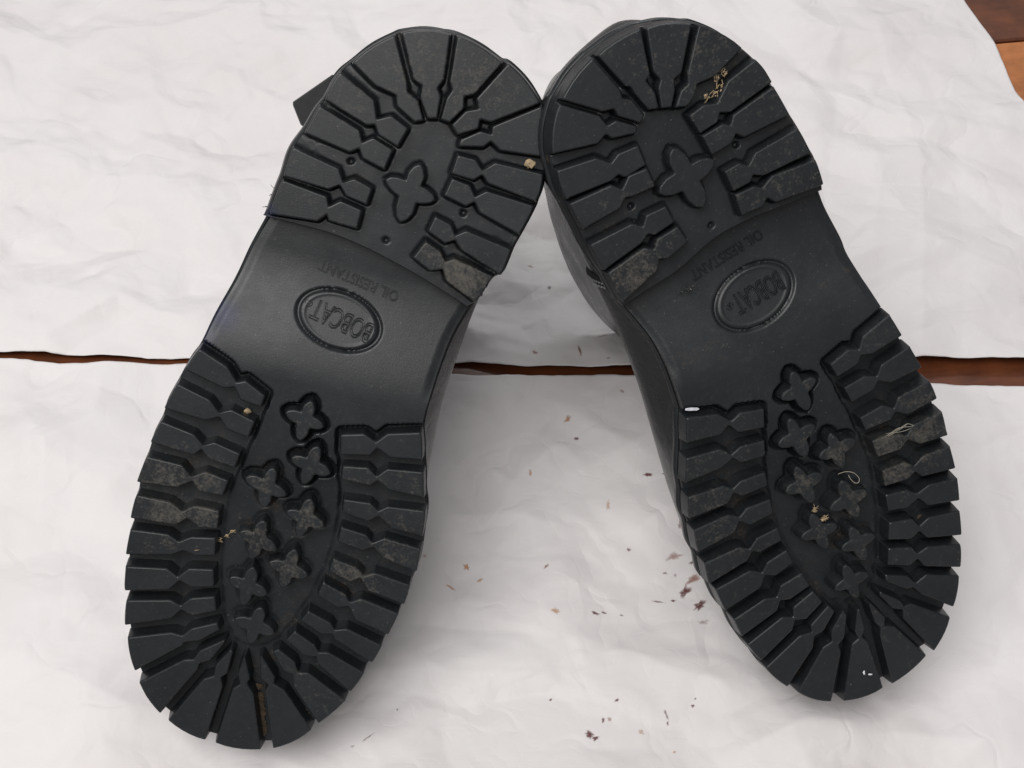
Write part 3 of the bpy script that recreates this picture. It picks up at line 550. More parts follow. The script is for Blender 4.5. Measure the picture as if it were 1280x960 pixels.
lug_rng = np.random.RandomState(5)
def make_lug(name, pts, ztop, zbot, parent, dust, waist=None, mids=None, r=0.4):
    """a moulded rubber block: drafted walls, rounded shoulders (mm in, metres out)"""
    p = np.array(pts, float)
    p = p + lug_rng.normal(0, 0.10, p.shape)
    ztop = ztop + lug_rng.uniform(-0.35, 0.1)
    lim = np.full(len(p), 9.0)
    if waist:
        wd = np.linalg.norm(p[waist[0]] - p[waist[1]])
        lim[list(waist)] = 0.3 * wd
        if wd < 1.7:            # keep a joining neck of believable width
            c = (p[waist[0]] + p[waist[1]]) / 2
            for w in waist:
                d = p[w] - c
                p[w] = c + d / max(np.linalg.norm(d), 1e-6) * 0.85
            lim[list(waist)] = 0.4
    el = np.minimum(np.linalg.norm(p - np.roll(p, 1, 0), axis=1), np.linalg.norm(p - np.roll(p, -1, 0), axis=1))
    lim = np.minimum(lim, 0.32 * el)
    if mids is not None:
        p = np.vstack([p, mids]); lim = np.r_[lim, [9.0] * len(mids)]
    if area(p) < 0: p = p[::-1].copy(); lim = lim[::-1].copy()
    rings = []
    for z, o in ((zbot, 0.85), (ztop - 0.85, 0.14), (ztop - 0.42, 0.0), (ztop - 0.1, -0.28), (ztop, -0.62)):
        amt = np.where(o < 0, -np.minimum(-o, lim), o) if o < 0 else np.full(len(p), o)
        q = cut_corners(offset(p, amt), r)
        rings.append(np.c_[q, np.full(len(q), z)])
    n = len(rings[0])
    vs = np.vstack(rings) * MM
    fs = []
    for k in range(len(rings) - 1):
        for i in range(n):
            j = (i + 1) % n
            fs.append((k * n + i, k * n + j, (k + 1) * n + j, (k + 1) * n + i))
    fs.append(tuple(range((len(rings) - 1) * n, len(rings) * n)))
    o = mesh_obj(name, vs, fs, RUB, parent)
    o['dust'] = float(dust)
    return o

def star_poly(tips):
    t = np.array(tips, float)
    if area(t) < 0: t = t[::-1]
    c = (t[0] + t[2] + t[1] + t[3]) / 4
    out = []
    for i in range(4):
        d = t[i] - c
        L = np.linalg.norm(d)
        u = d / L
        w = np.array([-u[1], u[0]])
        nxt = t[(i + 1) % 4] - c
        bis = u + nxt / np.linalg.norm(nxt)
        bis /= np.linalg.norm(bis)
        out += [c + u * L * 0.64 - w * L * 0.29, c + u * L * 0.90 - w * L * 0.17, c + u * L * 1.03, c + u * L * 0.90 + w * L * 0.17, c + u * L * 0.64 + w * L * 0.29,
                c + bis * 0.44 * (L + np.linalg.norm(nxt)) / 2]
    return np.array(out)

def poly_dist(X, Y, poly):
    """signed distance (mm) outside a polygon, negative inside"""
    p = np.asarray(poly)
    d = np.full(X.shape, 1e9)
    inside = np.zeros(X.shape, bool)
    for a, b in zip(p, np.roll(p, -1, 0)):
        d = np.minimum(d, seg_d(X, Y, a, b)[0])
        cond = (a[1] > Y) != (b[1] > Y)
        with np.errstate(divide='ignore', invalid='ignore'):
            xi = (b[0] - a[0]) * (Y - a[1]) / (b[1] - a[1]) + a[0]
        inside ^= cond & (X < xi)
    return np.where(inside, -d, d)

def text_mesh(body, p0, p1, height, zfun, wire, name, parent, rise=0.5):
    cu = bpy.data.curves.new('t', 'FONT')
    cu.body = body
    cu.size = 1.0
    cu.fill_mode = 'NONE'
    cu.bevel_depth = 0.0
    cu.resolution_u = 3
    tmp = bpy.data.objects.new('t', cu)
    C.objects.link(tmp)
    dg = bpy.context.evaluated_depsgraph_get()
    me = tmp.evaluated_get(dg).to_mesh()
    co = np.array([v.co[:] for v in me.vertices])
    ed = [tuple(e.vertices) for e in me.edges]
    tmp.evaluated_get(dg).to_mesh_clear()
    bpy.data.objects.remove(tmp)
    bpy.data.curves.remove(cu)
    x0, x1 = co[:, 0].min(), co[:, 0].max()
    y0, y1 = co[:, 1].min(), co[:, 1].max()
    p0, p1 = np.array(p0), np.array(p1)
    d = p1 - p0
    L = np.linalg.norm(d)
    u = d / L
    upv = np.array([-u[1], u[0]])
    s = (co[:, 0] - x0) / (x1 - x0)
    t = (co[:, 1] - y0) / (y1 - y0) - 0.5
    P = p0[None] + s[:, None] * d[None] + (t * height)[:, None] * upv[None]
    vs, fs = [], []
    for a, b in ed:                # a low moulded ridge along every outline edge
        A, B = P[a], P[b]
        e = B - A
        l = np.linalg.norm(e)
        if l < 1e-6: continue
        e /= l
        nrm = np.array([-e[1], e[0]])
        k = len(vs)
        A2, B2 = A - e * wire * 0.4, B + e * wire * 0.4
        for Q in (A2, B2):
            z = zfun(Q[0], Q[1])
            vs += [(*(Q + nrm * wire), z - 0.25), (*(Q + nrm * wire * 0.35), z + rise), (*(Q - nrm * wire * 0.35), z + rise), (*(Q - nrm * wire), z - 0.25)]
        fs += [(k, k + 1, k + 5, k + 4), (k + 1, k + 2, k + 6, k + 5), (k + 2, k + 3, k + 7, k + 6), (k, k + 3, k + 2, k + 1), (k + 4, k + 5, k + 6, k + 7)]
    o = mesh_obj(name, np.array(vs) * MM, fs, RUB, parent)
    bm = bmesh.new(); bm.from_mesh(o.data)
    bmesh.ops.recalc_face_normals(bm, faces=bm.faces)
    bm.to_mesh(o.data); bm.free()
    o['dust'] = 0.0
    return o

FLOOR_Z = -8.3
HEEL_Z = -6.0
def make_boot(side, mat, fore, heel, stars, hstar, side_a, side_b, breast, holes, oval, text, dust_f, dust_h, dust_s, label):
    boot = bpy.data.objects.new('work_boot', None)
    C.objects.link(boot)
    boot.matrix_world = Matrix(mat)
    tag(boot, label, 'boot', 'pair of black work boots')
    sgn = 1 if side == 'L' else -1
    global RUB
    RUB = RUB_L if side == 'L' else RUB_R
    # ---- outline of the whole sole
    fore = [np.array(f) for f in fore]
    heel = [np.array(h) for h in heel]
    # outer corners of the lugs in the order of the outline, and the middle of each lug's arched outer edge
    f_pair = [(f[0], f[9]) for f in fore]
    h_pair = [(heel[i][9], heel[i][0]) for i in range(12, 3, -1)] + [(heel[i][0], heel[i][9]) for i in range(3, -1, -1)]
    def arc_mids(pairs):
        mids = []
        for i, (a, b) in enumerate(pairs):
            c = (a + b) / 2
            d = b - a
            L_ = np.linalg.norm(d)
            nrm = np.array([d[1], -d[0]]) / L_
            inner_ = np.mean([p for q in pairs for p in q], axis=0)
            if nrm @ (c - inner_) < 0: nrm = -nrm
            if 0 < i < len(pairs) - 1:
                pa, pb = pairs[i - 1][0], pairs[i + 1][1]
                m = (9 * (a + b) - pa - pb) / 16
                sag = float(np.clip((m - c) @ nrm, 0.1, 0.13 * L_))
            else:
                sag = 0.2
            mids.append(c + nrm * sag)
        return mids
    f_mid, h_mid = arc_mids(f_pair), arc_mids(h_pair)
    f_seq = [q for (a, b), m in zip(f_pair, f_mid) for q in (a, m, b)]
    h_seq = [q for (a, b), m in zip(h_pair, h_mid) for q in (a, m, b)]
    f_arc = f_mid
    h_arc = h_mid[:8:-1] + h_mid[8::-1]      # back in the order of the heel lugs
    ctrl = list(np.array(side_a)[1:-1]) + f_seq + list(np.array(side_b)[:-1]) + h_seq
    out = catmull(ctrl, 5, True)
    for _ in range(2): out = 0.5 * out + 0.25 * (np.roll(out, 1, 0) + np.roll(out, -1, 0))
    if area(out) < 0: out = out[::-1].copy()
    yT, yH = out[:, 1].min(), out[:, 1].max()
    def extent(y):
        y = np.atleast_1d(np.clip(y, yT + 0.02, yH - 0.02))
        lo = np.full(len(y), 1e9); hi = np.full(len(y), -1e9)
        for a, b in zip(out, np.roll(out, -1, 0)):
            m = ((a[1] <= y) & (b[1] > y)) | ((b[1] <= y) & (a[1] > y))
            if not m.any(): continue
            xi = a[0] + (y[m] - a[1]) / (b[1] - a[1]) * (b[0] - a[0])
            lo[m] = np.minimum(lo[m], xi); hi[m] = np.maximum(hi[m], xi)
        return lo, hi
    # ---- outsole surface: forefoot floor rising into the shank, with pockets round the lugs
    oc, om, on = [np.array(q) for q in oval]
    ea = om - oc; eb = on - oc
    la, lb = np.linalg.norm(ea), np.linalg.norm(eb)
    ea, eb = ea / la, eb / lb
    def shank(x, y):
        z = -4.3 + (FLOOR_Z + 4.3) * smooth(-np.asarray(y, float), 18, 70)
        z = z + (-13.0 + 4.3) * smooth(y, -6, 46)
        return z
    # arc-shaped bottom edges: round the shank a little towards its sides
    ys = np.unique(np.r_[yT + 0.05 + 6 * (1 - np.cos(np.linspace(0, math.pi / 2, 14))), np.arange(yT + 6, 70, 0.55)])
    lo, hi = extent(ys)
    nc = 200
    u = np.linspace(0, 1, nc)
    X = lo[:, None] + u[None] * (hi - lo)[:, None]
    Y = np.repeat(ys[:, None], nc, 1)
    Z = shank(X, Y)
    wd = np.minimum(u, 1 - u)[None] * (hi - lo)[:, None]
    Z = Z - 0.9 * (1 - smooth(wd, 0, 4)) * smooth(Y, -2, 10)
    Z = Z + 0.30 * vnoise(X * 0.03, Y * 0.03, 4 + sgn) + 0.015 * vnoise(X * 0.3, Y * 0.3, 5)
    # moulded oval: a groove outside, a fine line inside
    ru = ((X - oc[0]) * ea[0] + (Y - oc[1]) * ea[1]) / la
    rv = ((X - oc[0]) * eb[0] + (Y - oc[1]) * eb[1]) / lb
    rr = np.hypot(ru, rv)
    Z -= 1.15 * smooth(rr, 0.86, 0.92) * (1 - smooth(rr, 0.95, 1.01))
    Z += 0.25 * smooth(rr, 0.74, 0.80) * (1 - smooth(rr, 0.80, 0.85))
    spolys = [star_poly(s) for s in stars]
    between = [np.array([a[5], a[9], b[0], b[4]]) for a, b in zip(fore[:-1], fore[1:])]      # the grooves from lug to lug
    for polys, rad in ((fore, 2.3), (between, 2.0), (spolys, 1.9)):
        for p in polys:
            b0, b1 = p.min(0) - 4, p.max(0) + 4
            m = (X > b0[0]) & (X < b1[0]) & (Y > b0[1]) & (Y < b1[1])
            if not m.any(): continue
            d = poly_dist(X[m], Y[m], p)
            w = 1 - smooth(d, rad - 0.9, rad + 0.8)
            Z[m] = Z[m] * (1 - w) + np.minimum(Z[m], FLOOR_Z - 0.4) * w
    nr = len(ys)
    wz = lambda y: -14.0 - 1.5 * smooth(y, 5, 55)           # where the rubber meets the welt
    V = [np.c_[X.ravel(), Y.ravel(), Z.ravel()]]
    fs = [(j * nc + i, j * nc + i + 1, (j + 1) * nc + i + 1, (j + 1) * nc + i) for j in range(nr - 1) for i in range(nc - 1)]
    base = nr * nc
    rim = [j * nc for j in range(nr - 1, -1, -1)] + [i for i in range(1, nc - 1)] + [j * nc + nc - 1 for j in range(nr)]
    R = V[0][rim]
    skirt = np.c_[R[:, 0], R[:, 1], np.minimum(wz(R[:, 1]), R[:, 2] - 1)]
    V.append(skirt)
    n = len(rim)
    for i in range(n - 1):
        fs.append((rim[i], base + i, base + i + 1, rim[i + 1]))
    outsole = mesh_obj('outsole', np.vstack(V) * MM, fs, RUB, boot, True)
    bm = bmesh.new(); bm.from_mesh(outsole.data)
    for e in bm.edges:
        if len(e.link_faces) == 2 and e.calc_face_angle(0) > 0.9: e.smooth = False
    bm.to_mesh(outsole.data); bm.free()
    outsole['dust'] = 0.12
    # ---- lugs of the forefoot
    def lug_with_arc(name, p, ztop, zbot, dust, parent, mid):
        # order is oA ... oB, so the outer edge closes the polygon from oB back to oA
        a, b = p[9], p[0]
        d = b - a
        bow = mid - (a + b) / 2
        mids = np.array([a + d * t + bow * 4 * t * (1 - t) for t in (0.2, 0.4, 0.6, 0.8)])
        return make_lug(name, p, ztop, zbot, parent, dust, (2, 7), mids)
    for i, p in enumerate(fore):
        lug_with_arc('lug', p, 0.0, FLOOR_Z - 1.2, random.uniform(0, 0.5), outsole, f_arc[i])
    for i, p in enumerate(spolys):
        make_lug('star_lug', p, -0.4, FLOOR_Z - 1.0, outsole, random.uniform(0, 0.4), None, None, 0.5)
    # ---- lettering
    zf = lambda x, y: float(shank(x, y)) 
    t = [np.array(q) for q in text]
    text_mesh('BOBCAT', t[0], t[1], 8.2, zf, 0.40, 'lettering', outsole)
    du = (t[1] - t[0]) / np.linalg.norm(t[1] - t[0])
    upv = np.array([-du[1], du[0]])
    q0 = t[1] + du * 0.9 - upv * 2.2 * 0
    q0 = q0 - upv * 1.2
    text_mesh('R', q0 + du * 0.8, q0 + du * 2.0, 1.5, zf, 0.17, 'lettering', outsole)
    ring = [(*(q0 + du * 1.4 + 1.45 * np.array([math.cos(w), math.sin(w)])), 0) for w in np.linspace(0, 2 * math.pi, 17)]
    ring = [(x, y, zf(x, y) + 0.1) for x, y, _ in ring]
    v_, f_ = tube(np.array(ring) * MM, 0.00022, 5, False)
    o = mesh_obj('registered_mark_ring', v_, f_, RUB, outsole, True); o['dust'] = 0.0
    text_mesh('OIL RESISTANT', t[2], t[3], 4.3, zf, 0.2, 'lettering', outsole, 0.36)
    # ---- heel block
    hp = list(np.array(breast)[::1])
    # breast runs from the inner corner (side A) to the outer (side B); the heel outline continues from B round the back
    poly = [np.array(q) for q in catmull(hp, 4)] + [q for q in catmull(h_seq, 4)]
    nb = (len(hp) - 1) * 4 + 1
    flare = np.r_[np.zeros(nb), np.ones(len(poly) - nb)]
    for i in range(nb, len(poly)):       # the block splays most on its outer side, towards the front
        w_ = smooth(-sgn * poly[i][0], 15, 42) * (1 - smooth(poly[i][1], 80, 135))
        flare[i] = 0.35 + 0.6 * float(w_)
    poly = np.array(poly)
    if area(poly) < 0: poly = poly[::-1].copy(); flare = flare[::-1].copy()
    for _ in range(7):
        sm = 0.5 * poly + 0.25 * (np.roll(poly, 1, 0) + np.roll(poly, -1, 0))
        k = (flare > 0) & (np.roll(flare, 1) > 0) & (np.roll(flare, -1) > 0)
        poly[k] = sm[k]
    bm = bmesh.new()
    edge_p = offset(poly, 0.1 + 0.5 * flare)
    star_h = star_poly(hstar)
    x0, x1 = edge_p[:, 0].min() + 0.03, edge_p[:, 0].max() - 0.03
    nx_, ny_ = 250, 190
    xs = (x0 + x1) / 2 - (x1 - x0) / 2 * np.cos(np.linspace(0, math.pi, nx_))
    ylo = np.full(nx_, 1e9); yhi = np.full(nx_, -1e9)
    for a, b in zip(edge_p, np.roll(edge_p, -1, 0)):
        m = ((a[0] <= xs) & (b[0] > xs)) | ((b[0] <= xs) & (a[0] > xs))
        if not m.any(): continue
        yi = a[1] + (xs[m] - a[0]) / (b[0] - a[0]) * (b[1] - a[1])
        ylo[m] = np.minimum(ylo[m], yi); yhi[m] = np.maximum(yhi[m], yi)
    v_ = np.linspace(0, 1, ny_)
    HX = np.repeat(xs[:, None], ny_, 1)
    HY = ylo[:, None] + v_[None] * (yhi - ylo)[:, None]
    HZ = HEEL_Z + 0.1 * vnoise(HX * 0.2, HY * 0.2, 31)
    for p in heel + [star_h]:
        b0, b1 = p.min(0) - 3, p.max(0) + 3
        m = (HX > b0[0]) & (HX < b1[0]) & (HY > b0[1]) & (HY < b1[1])
        d = poly_dist(HX[m], HY[m], p)
        w = 1 - smooth(d, 0.45, 1.35)
        HZ[m] = HZ[m] * (1 - w) + np.minimum(HZ[m], HEEL_Z - 0.9) * w
    for hx, hy in holes:
        HZ -= 2.6 * (1 - smooth(np.hypot(HX - hx, HY - hy), 0.95, 1.5))
    fv = [bm.verts.new((a * MM, b * MM, c * MM)) for a, b, c in zip(HX.ravel(), HY.ravel(), HZ.ravel())]
    for i in range(nx_ - 1):
        for k in range(ny_ - 1):
            f = bm.faces.new((fv[i * ny_ + k], fv[(i + 1) * ny_ + k], fv[(i + 1) * ny_ + k + 1], fv[i * ny_ + k + 1]))
            f.smooth = True
    lip = [bm.verts.new((*q * MM, (HEEL_Z - 3.2) * MM)) for q in offset(poly, -2.0)]
    ring0 = [bm.verts.new((*q * MM, (HEEL_Z - 0.1) * MM)) for q in offset(poly, 0.15 + 0.5 * flare)]
    for i in range(len(lip)):
        bm.faces.new((lip[i], lip[(i + 1) % len(lip)], ring0[(i + 1) % len(lip)], ring0[i]))
    prev = ring0
    for z, a, bfl in ((HEEL_Z - 0.5, 0.35, 0.8), (-8, 0.5, 1.6), (-11, 0.5, 2.4), (-15.6, 0.2, 2.8)):
        q = offset(poly, a + bfl * flare)
        cur = [bm.verts.new((*p * MM, z * MM)) for p in q]
        for i in range(len(cur)):
            bm.faces.new((prev[i], prev[(i + 1) % len(cur)], cur[(i + 1) % len(cur)], cur[i]))
        prev = cur
    me = bpy.data.meshes.new('heel_block')
    bm.to_mesh(me); bm.free()
    me.materials.append(RUB)
    hb = bpy.data.objects.new('heel_block', me)
    C.objects.link(hb); hb.parent = boot; hb['dust'] = 0.15
    for i, p in enumerate(heel):
        lug_with_arc('lug', p, 0.0, HEEL_Z - 3.0, random.uniform(0.1, 0.6), hb, h_arc[i])
    make_lug('star_lug', star_h, 0.1, HEEL_Z - 3.0, hb, 0.1, None, None, 0.4)
    # ---- welt
    inner = out
    wring = []
    fl = smooth(inner[:, 1], 45, 70)
    for zo, of in ((0.8, 0.2), (0.2, 1.3), (-3.6, 1.3), (-4.2, -5.0)):
        q = offset(inner, of + 0.9 * fl * (0 if of < 0 else 1))
        wring.append(np.c_[q, wz(q[:, 1]) + zo])
    n = len(inner)
    vs = np.vstack(wring) * MM
    fs = [(k * n + i, (k + 1) * n + i, (k + 1) * n + (i + 1) % n, k * n + (i + 1) % n) for k in range(3) for i in range(n)]
    o = mesh_obj('welt', vs, fs, RUB, boot, True)
    o['dust'] = 0.1
    # ---- upper: a loft of closed rings from the welt to the mouth of the shaft
    L = yH - yT
    NP = 72
    # depth, start s, end s, width factor, inset, end roundness, forward shift
    prof = [(18, .006, 1.004, 1.0, 2.0, 40), (23, .008, 1.006, 1.0, 1.8, 40), (32, .014, 1.004, 1.0, 1.6, 24), (42, .030, .998, .985, 1.8, 12),
            (51, .065, .990, .96, 2.4, 7), (57, .115, .984, .93, 3.0, 5), (63, .19, .978, .89, 3.6, 4), (70, .27, .972, .83, 4.2, 3.4),
            (80, .335, .966, .76, 5, 3), (95, .39, .958, .71, 6, 2.7), (115, .425, .948, .70, 6, 2.5), (140, .435, .94, .72, 5, 2.3), (170, .43, .93, .75, 4, 2.2), (196, .42, .925, .78, 4, 2.2)]
    yy_ = np.linspace(yT + 1, yH - 1, 160)
    lo0, hi0 = extent(yy_)
    def hull1(y, v):                    # upper concave envelope
        h = []
        for p in zip(y, v):
            while len(h) > 1 and (h[-1][1] - h[-2][1]) * (p[0] - h[-2][0]) <= (p[1] - h[-2][1]) * (h[-1][0] - h[-2][0]): h.pop()
            h.append(p)
        return np.interp(y, [p[0] for p in h], [p[1] for p in h])
    hi_h, lo_h = hull1(yy_, hi0), -hull1(yy_, -lo0)
    rings = []
    for d, s0, s1, kf, ins, pw in prof:
        NQ = NP * 12
        ph = np.linspace(0, 2 * math.pi, NQ, endpoint=False)
        q = (1 - np.cos(ph)) / 2
        y = yT + (s0 + (s1 - s0) * q) * L
        lo_, hi_ = extent(y)
        fb = 0.75 * float(smooth(d, 22, 45))
        lo_ = lo_ * (1 - fb) + np.interp(y, yy_, lo_h) * fb
        hi_ = hi_ * (1 - fb) + np.interp(y, yy_, hi_h) * fb
        cx = (lo_ + hi_) / 2
        cup = 4.2 * float(smooth(d, 21, 32) * (1 - smooth(d, 58, 80)))
        hw = np.maximum((hi_ - lo_) / 2 - ins + cup * smooth(y, 70, 100), 0.5)
        y = y + cup * 0.9 * smooth(y, 110, 150)
        # the shank's waist fills out higher up; the shaft turns into an oval
        b = smooth(d, 62, 104)
        body = 40.0 * kf
        cmid = np.interp(0.72, [0, 1], [0, 0]) + float(np.mean(extent(np.array([yT + .80 * L]))))
        hw = hw * kf * (1 - b) + body * b
        cx = cx * (1 - b) + cmid * b
        e = np.maximum(1 - np.abs(2 * q - 1) ** pw, 0) ** 0.5
        x = cx + np.sign(np.sin(ph)) * hw * e
        z = np.full(NQ, -float(d))
        g = 1 - smooth(d, 20, 62)
        z = z + (wz(y) + 15.0) * g
        wr = 1.1 * vnoise(y * 0.05 + 3, z * 0.07, 12) + 0.5 * vnoise(x * 0.12, y * 0.12 + z * 0.1, 13)
        x = x + wr * smooth(d, 30, 60)
        dense_ = np.c_[x, y, z]
        cl = np.vstack([dense_, dense_[:1]])
        al_ = np.r_[0, np.cumsum(np.linalg.norm(np.diff(cl, axis=0), axis=1))]
        half = al_[NQ // 2]                       # heel end stays half way round
        tt = np.r_[np.linspace(0, half, NP // 2, endpoint=False), np.linspace(half, al_[-1], NP // 2, endpoint=False)]
        rings.append(np.c_[[np.interp(tt, al_, cl[:, c_]) for c_ in range(3)]].T)
    vs = np.vstack(rings) * MM
    fs = [(k * NP + i, k * NP + (i + 1) % NP, (k + 1) * NP + (i + 1) % NP, (k + 1) * NP + i) for k in range(len(rings) - 1) for i in range(NP)]
    upper = mesh_obj('upper', vs, fs, LEA, boot, True)
    bm = bmesh.new(); bm.from_mesh(upper.data)
    bmesh.ops.recalc_face_normals(bm, faces=bm.faces)
    bm.to_mesh(upper.data); bm.free()
    sd = upper.modifiers.new('smooth', 'SUBSURF'); sd.levels = 2; sd.render_levels = 2
    so = upper.modifiers.new('thickness', 'SOLIDIFY'); so.thickness = 0.0022; so.offset = -1
    R3 = np.array(rings)
    # side seams: a dark overlapped edge and two rows of stitches, laid on the smoothed leather
    bpy.context.view_layer.update()
    ev = upper.evaluated_get(bpy.context.evaluated_depsgraph_get())
    bvh = BVHTree.FromPolygons([v.co[:] for v in ev.data.vertices], [p.vertices[:] for p in ev.data.polygons])
    def lay(x, y, z, sd_, lift):
        hit = bvh.ray_cast(Vector(((x + sd_ * 60) * MM, y * MM, z * MM)), Vector((-sd_, 0, 0)))
        if hit[0] is None: return None
        n_ = hit[1] if hit[1].x * sd_ > 0 else -hit[1]
        return np.array(hit[0] + n_ * lift * MM)
    for sd_ in (-1, 1):
        zs = np.linspace(-21, -78, 46)
        yc = lambda z: 46.5 - 0.05 * (z + 20)
        path = [lay(0, yc(z), z, sd_, 0.25) for z in zs]
        path = [q for q in path if q is not None]
        if len(path) > 4:
            v_, f_ = tube(np.array(path), 0.0012, 6)
            mesh_obj('seam_edge', v_, f_, EDGE, upper, True)
        for off in (-2.4, -4.6):
            for k in range(0, len(zs) - 2, 2):
                q = [lay(0, yc(zs[k] - t_) + off, zs[k] - t_, sd_, l_) for t_, l_ in ((0, 0.05), (0.9, 0.5), (1.8, 0.05))]
                if any(e is None for e in q): continue
                v_, f_ = tube(np.array(q), 0.00048, 5)
                mesh_obj('stitch', v_, f_, STITCH, upper)
    return boot, dict(out=out, yT=yT, yH=yH, rings=R3, upper=upper, shank=shank)

bootL, infoL = make_boot('L', MAT_L, FORE_L, HEEL_L, STAR_L, HSTAR_L, SIDEA_L, SIDEB_L, BREAST_L, HOLES_L, OVAL_L, TEXT_L,
    {4: 0.85, 5: 0.8, 6: 0.35, 19: 0.35, 18: 0.3, 3: 0.15}, {13: 0.95, 5: 0.35, 6: 0.35, 7: 0.25, 4: 0.25}, {2: 0.3, 3: 0.55, 4: 0.6, 5: 0.65, 6: 0.5, 7: 0.2},
    'black lug-soled boot lying at left with a leather pull tab beside its heel')
bootR, infoR = make_boot('R', MAT_R, FORE_R, HEEL_R, STAR_R, HSTAR_R, SIDEA_R, SIDEB_R, BREAST_R, HOLES_R, OVAL_R, TEXT_R,
    {4: 0.85, 5: 0.55, 3: 0.3, 21: 0.25, 19: 0.3}, {13: 0.8, 12: 0.3, 6: 0.15}, {3: 0.35, 4: 0.4, 5: 0.4, 6: 0.35},
    'black lug-soled boot lying at right with its stitched side seam showing')

# ------------------------------------------------------------------ small things on the boots
MATS = {'L': Matrix(MAT_L), 'R': Matrix(MAT_R)}
BOOTS = {'L': bootL, 'R': bootR}
def wpts(key, z=None):
    side, pts, depth = BITS[key]
    return side, [MATS[side] @ Vector((p[0] * MM, p[1] * MM, (depth if z is None else z) * MM)) for p in pts]
def lump(name, centre, axes, mat, seed, parent=None):
    """an irregular crumb: a noisy squashed ball"""
    r = np.random.RandomState(seed)
    bm = bmesh.new()
    bmesh.ops.create_icosphere(bm, subdivisions=2, radius=1.0)
    for v in bm.verts:
        k = r.uniform(0.6, 1.15)
        c = v.co * k
        v.co = centre + axes[0] * c.x + axes[1] * c.y + axes[2] * c.z
    me = bpy.data.meshes.new(name)
    bm.to_mesh(me); bm.free()
    me.materials.append(mat)
    o = bpy.data.objects.new(name, me)
    C.objects.link(o)
    if parent is not None: o.parent = parent
    return o
def boot_axes(side, a, b, c, turn=0.0):
    m = MATS[side].to_3x3()
    x, y, z = m.col[0], m.col[1], m.col[2]
    u = x * math.cos(turn) + y * math.sin(turn)
    v = -x * math.sin(turn) + y * math.cos(turn)
    return u * a * MM, v * b * MM, z * c * MM
def clump(name, side, centres, n, length, rad, mat, seed, spread, turn):
    r = np.random.RandomState(seed)
    m = MATS[side].to_3x3()
    V, F = [], []
    for i in range(n):
        c = centres[i % len(centres)]
        a = turn + r.normal(0, 0.55)
        d = m.col[0] * math.cos(a) + m.col[1] * math.sin(a) + m.col[2] * r.uniform(-0.12, 0.2)
        off = (m.col[0] * r.uniform(-1, 1) + m.col[1] * r.uniform(-1, 1)) * spread * MM + m.col[2] * r.uniform(-0.5, 0.9) * MM
        l = length * r.uniform(0.35, 1) * MM
        bend = m.col[2] * r.uniform(-0.1, 0.25) * l
        p = [c + off - d * l / 2, c + off + bend, c + off + d * l / 2]
        v, f = tube([tuple(q) for q in p], rad * r.uniform(0.5, 1.2) * MM, 5)
        k = len(V)
        V += v
        F += [tuple(x + k for x in q) for q in f]
    for i in range(n // 4):                # crushed bits between the fibres
        c = centres[i % len(centres)]
        q = c + (m.col[0] * r.normal(0, 0.6) + m.col[1] * r.normal(0, 0.6)) * spread * MM + m.col[2] * r.uniform(-0.6, 0.4) * MM
        bm = bmesh.new()
        bmesh.ops.create_icosphere(bm, subdivisions=1, radius=1.0)
        sc = r.uniform(0.35, 1.0) * spread * 0.62 * MM
        k = len(V)
        bm.verts.ensure_lookup_table()
        for v in bm.verts:
            V.append(tuple(q + (m @ (v.co * r.uniform(0.45, 1.2))) * sc))
        F += [tuple(v.index + k for v in f.verts) for f in bm.faces]
        bm.free()
    return mesh_obj(name, V, F, mat)

s, p = wpts('straw_heel_R')
o = clump('straw_clump', s, p, 40, 3.0, 0.15, STRAW, 3, 1.2, 0.9)
tag(o, 'dry straw clump wedged in the heel groove of the right boot', 'straw')
s, p = wpts('straw_R')
o = clump('straw_clump', s, p, 30, 2.6, 0.14, STRAW, 5, 1.1, -0.7)
tag(o, 'dry straw tuft among the star lugs of the right boot', 'straw')
s, p = wpts('straw_L')
o = clump('straw_fragment', s, [p[0], p[1], (p[0] + p[1]) / 2], 20, 2.6, 0.22, STRAW, 8, 0.7, 0.45)
tag(o, 'pale straw fragment beside the star lugs of the left boot', 'straw')
s, p = wpts('straw2_L')
o = clump('straw_fragment', s, [(p[0] + p[1]) / 2], 2, 4.2, 0.18, STRAW, 9, 0.3, 0.45)
tag(o, 'thin straw splinter lying on a side lug of the left boot', 'straw')
s, p = wpts('crumb_heel_L')
o = lump('mud_crumb', p[0], boot_axes(s, 2.4, 1.9, 1.3, 0.3), STRAW, 4)
tag(o, 'tan dirt crumb at the heel rim of the left boot', 'dirt crumb')
s, p = wpts('crumb_L')
o = lump('mud_crumb', p[0], boot_axes(s, 1.7, 1.2, 1.2, 0.1), STRAW, 6)
tag(o, 'tan dirt crumb between the upper side lugs of the left boot', 'dirt crumb')
s, p = wpts('crumb3_R')
for k in range(3):
    q = p[0] + MATS[s].to_3x3() @ Vector(((k - 1) * 2.2 * MM, (0.8 if k == 1 else 0) * MM, 0))
    if k == 1:
        o = lump('mud_crumb', q, boot_axes(s, 1.5, 1.1, 1.0, 0.6), MUD, 16)
        tag(o, 'brown dirt crumb in a side groove of the right boot', 'dirt crumb')
s, p = wpts('thread_R')
P = catmull([tuple(q) for q in p], 6)
P[:, 2] += 0.0008
v, f = tube(P, 0.00012, 5)
tag(mesh_obj('loose_thread', v, f, HAIR, None, True), 'curled pale thread over a star lug of the right boot', 'thread')
s, p = wpts('hair_R')
V, F = [], []
for k in range(4):
    r = np.random.RandomState(30 + k)
    P = catmull([tuple(q + Vector(r.uniform(-0.0009, 0.0009, 3))) for q in p[:4 - (k % 2)]], 4)
    v, f = tube(P, 0.00009, 4)
    F += [tuple(x + len(V) for x in q) for q in f]; V += v
